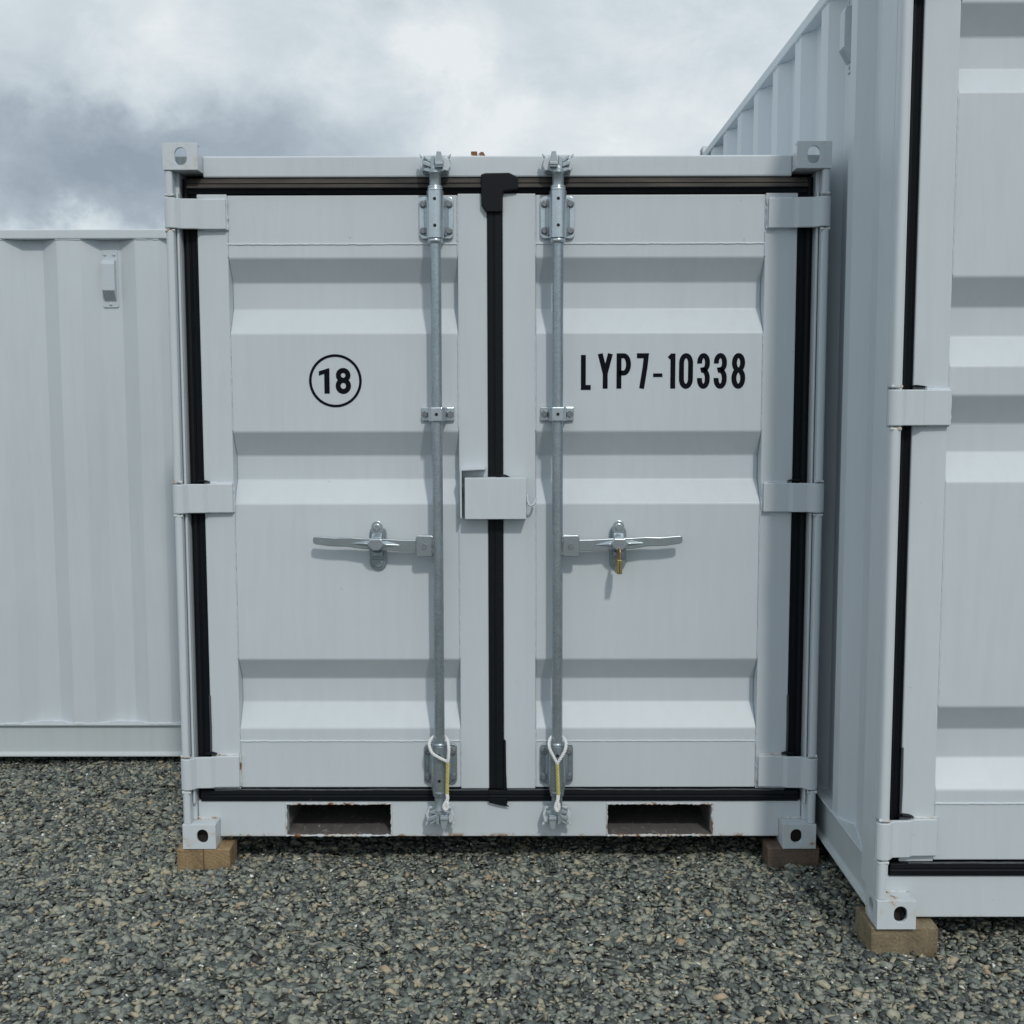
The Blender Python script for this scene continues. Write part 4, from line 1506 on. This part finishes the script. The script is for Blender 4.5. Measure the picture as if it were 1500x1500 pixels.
# world z given here
lx = -0.1925
rope('white and yellow braided cord on the left locking bar, its loop pulled to one side', lx,
     [(-0.1640, -0.034, 0.388), (-0.190, -0.037, 0.402), (-0.214, -0.035, 0.418), (-0.2235, -0.026, 0.440), (-0.2190, -0.008, 0.455), (-0.207, 0.016, 0.460),
      (-0.1925, 0.024, 0.460), (-0.176, 0.014, 0.459), (-0.166, -0.010, 0.455), (-0.1605, -0.030, 0.435), (-0.1615, -0.036, 0.410), (-0.1640, -0.036, 0.388)],
     ([(-0.1640, -0.036, 0.386), (-0.1655, -0.038, 0.340), (-0.1670, -0.038, 0.284)],
      [(-0.1670, -0.038, 0.284), (-0.1655, -0.042, 0.268), (-0.1715, -0.043, 0.256), (-0.1775, -0.044, 0.243), (-0.1720, -0.045, 0.233), (-0.1655, -0.045, 0.242), (-0.1670, -0.046, 0.258)]))
rx = 0.1895
rope('white and yellow braided cord looped on the right locking bar, hanging straight as a drop', rx,
     [(0.1885, -0.036, 0.383), (0.177, -0.037, 0.405), (0.165, -0.033, 0.430), (0.163, -0.022, 0.445), (0.167, -0.006, 0.456), (0.178, 0.018, 0.460), (0.1895, 0.024, 0.460),
      (0.202, 0.018, 0.460), (0.213, -0.006, 0.456), (0.218, -0.022, 0.445), (0.2135, -0.034, 0.425), (0.200, -0.038, 0.402), (0.1885, -0.036, 0.383)],
     ([(0.1885, -0.037, 0.382), (0.1905, -0.038, 0.330), (0.1920, -0.038, 0.280)],
      [(0.1920, -0.038, 0.280), (0.1900, -0.043, 0.262), (0.1845, -0.044, 0.250), (0.1830, -0.045, 0.238), (0.1880, -0.046, 0.230), (0.1935, -0.046, 0.240), (0.1925, -0.046, 0.254)]))

# brass padlock hanging edge-on from the right handle catch
pz = ZB + 0.990
px_ = 0.1895 + 0.197
Pd = empty('padlock', (px_ - 0.0035, -0.0235, pz - 0.071))
bm_ = MB()
bm_.prism([(-0.0085, -0.021), (0.0085, -0.021), (0.0085, 0.021), (-0.0085, 0.021)], 'z', -0.004, 0.042)
bo_ = bm_.build('body', M_brass, Pd, 0.0025, seg=3)
gr_ = MB()
gr_.box(-0.0008, 0.0008, -0.0222, -0.0208, -0.001, 0.039)
gr_.build('groove', M_hole, bo_)
sh = MB()
sp = []
for i in range(13):
    a = PI * i / 12
    sp.append((0.001 + 0.001 * math.cos(a), -0.013 * math.cos(a), 0.062 + 0.013 * math.sin(a)))
sh.tube([(0.002, -0.013, 0.040)] + sp + [(0.0, 0.013, 0.040)], 0.0038, 12)
sh.build('shackle', M_brass2, Pd, smooth=True)
Pd.rotation_euler = (0, math.radians(1), math.radians(5))
tag(Pd, 'small brass padlock hanging from the right door handle catch', 'padlock')

# ================================================================== GRAVEL (real stones, far too many to count)
protos = []
for k in range(26):
    bm = bmesh.new()
    n = random.randint(7, 11)
    ex = (1.0, random.uniform(0.55, 0.95), random.uniform(0.22, 0.6))
    for i in range(n):
        v = Vector((random.gauss(0, 1), random.gauss(0, 1), random.gauss(0, 1))).normalized() * random.uniform(0.82, 1.0)
        bm.verts.new((v.x * ex[0], v.y * ex[1], v.z * ex[2]))
    r = bmesh.ops.convex_hull(bm, input=bm.verts)
    bmesh.ops.delete(bm, geom=[v for v in bm.verts if not v.link_faces], context='VERTS')
    bm.verts.ensure_lookup_table()
    bm.verts.index_update()
    V = np.array([v.co[:] for v in bm.verts], dtype=np.float32)
    Fc = np.array([[v.index for v in f.verts] for f in bm.faces], dtype=np.int32)
    protos.append((V, Fc))
    bm.free()


def scatter(x0, x1, y0, y1, dens, smin, smax, keep=None):
    n = int((x1 - x0) * (y1 - y0) * dens)
    x = rng.uniform(x0, x1, n)
    y = rng.uniform(y0, y1, n)
    if keep is not None:
        k = keep(x, y)
        x, y = x[k], y[k]
    n = len(x)
    s = np.clip(np.exp(rng.normal(math.log(0.0140), 0.42, n)), smin, smax)
    return x, y, s


near = lambda x, y: np.ones(len(x), bool)
sets = [scatter(-2.3, 2.1, -1.35, 0.35, 8600, 0.004, 0.030),
        scatter(-3.2, -0.9, 0.35, 1.5, 8000, 0.004, 0.025),
        scatter(-4.4, 3.6, -2.4, 0.35, 4200, 0.004, 0.020, lambda x, y: ~((x > -2.3) & (x < 2.1) & (y > -1.35))),
        scatter(-0.9, 1.1, 0.35, 1.2, 2500, 0.004, 0.016),
        scatter(-4.4, -3.2, 0.35, 1.5, 3500, 0.004, 0.016)]
X = np.concatenate([q[0] for q in sets]); Yc = np.concatenate([q[1] for q in sets]); S = np.concatenate([q[2] for q in sets])
n = len(X)
Zc = gheight(X, Yc) + rng.uniform(-0.002, 0.009, n) - 0.25 * S
tone = rng.random(n).astype(np.float32)
# larger stones are seldom white; slips of pale stone are small
tone = np.where((tone > 0.95) & (S > 0.012), rng.random(n) * 0.9, tone).astype(np.float32)
which = rng.integers(0, len(protos), n)
yawr = rng.uniform(0, 2 * PI, n)
tilt = rng.normal(0, 0.38, n)
tax = rng.uniform(0, 2 * PI, n)
allV, allF, allT = [], [], []
off = 0
for k, (V, Fc) in enumerate(protos):
    idx = np.where(which == k)[0]
    m_ = len(idx)
    if not m_:
        continue
    c, s_ = np.cos(yawr[idx]), np.sin(yawr[idx])
    P_ = V[None, :, :] * S[idx][:, None, None]
    x_ = P_[..., 0] * c[:, None] - P_[..., 1] * s_[:, None]
    y_ = P_[..., 0] * s_[:, None] + P_[..., 1] * c[:, None]
    z2 = P_[..., 2]
    ca, sa = np.cos(tax[idx])[:, None], np.sin(tax[idx])[:, None]
    ct, st = np.cos(tilt[idx])[:, None], np.sin(tilt[idx])[:, None]
    u = x_ * ca + y_ * sa
    w = -x_ * sa + y_ * ca
    u2 = u * ct + z2 * st
    z3 = -u * st + z2 * ct
    xx = u2 * ca - w * sa + X[idx][:, None]
    yy = u2 * sa + w * ca + Yc[idx][:, None]
    zz = z3 + Zc[idx][:, None]
    vv = np.stack([xx, yy, zz], -1).reshape(-1, 3)
    ff = (Fc[None] + (np.arange(m_) * len(V))[:, None, None] + off).reshape(-1, 3)
    allV.append(vv); allF.append(ff); allT.append(np.repeat(tone[idx], len(V)))
    off += m_ * len(V)
Vx = np.concatenate(allV).astype(np.float32); Fx = np.concatenate(allF).astype(np.int32); Tx = np.concatenate(allT)
me = bpy.data.meshes.new('gravel')
me.vertices.add(len(Vx)); me.vertices.foreach_set('co', Vx.ravel())
me.loops.add(Fx.size); me.loops.foreach_set('vertex_index', Fx.ravel())
me.polygons.add(len(Fx))
me.polygons.foreach_set('loop_start', np.arange(0, Fx.size, 3, dtype=np.int32))
me.polygons.foreach_set('loop_total', np.full(len(Fx), 3, dtype=np.int32))
me.update(calc_edges=True)
at_ = me.attributes.new('tone', 'FLOAT', 'POINT')
at_.data.foreach_set('value', Tx)
me.materials.append(M_stone)
go = bpy.data.objects.new('gravel', me)
COL.objects.link(go)
tag(go, 'crushed grey green gravel with tan and white chips covering the yard', 'gravel', kind='stuff')
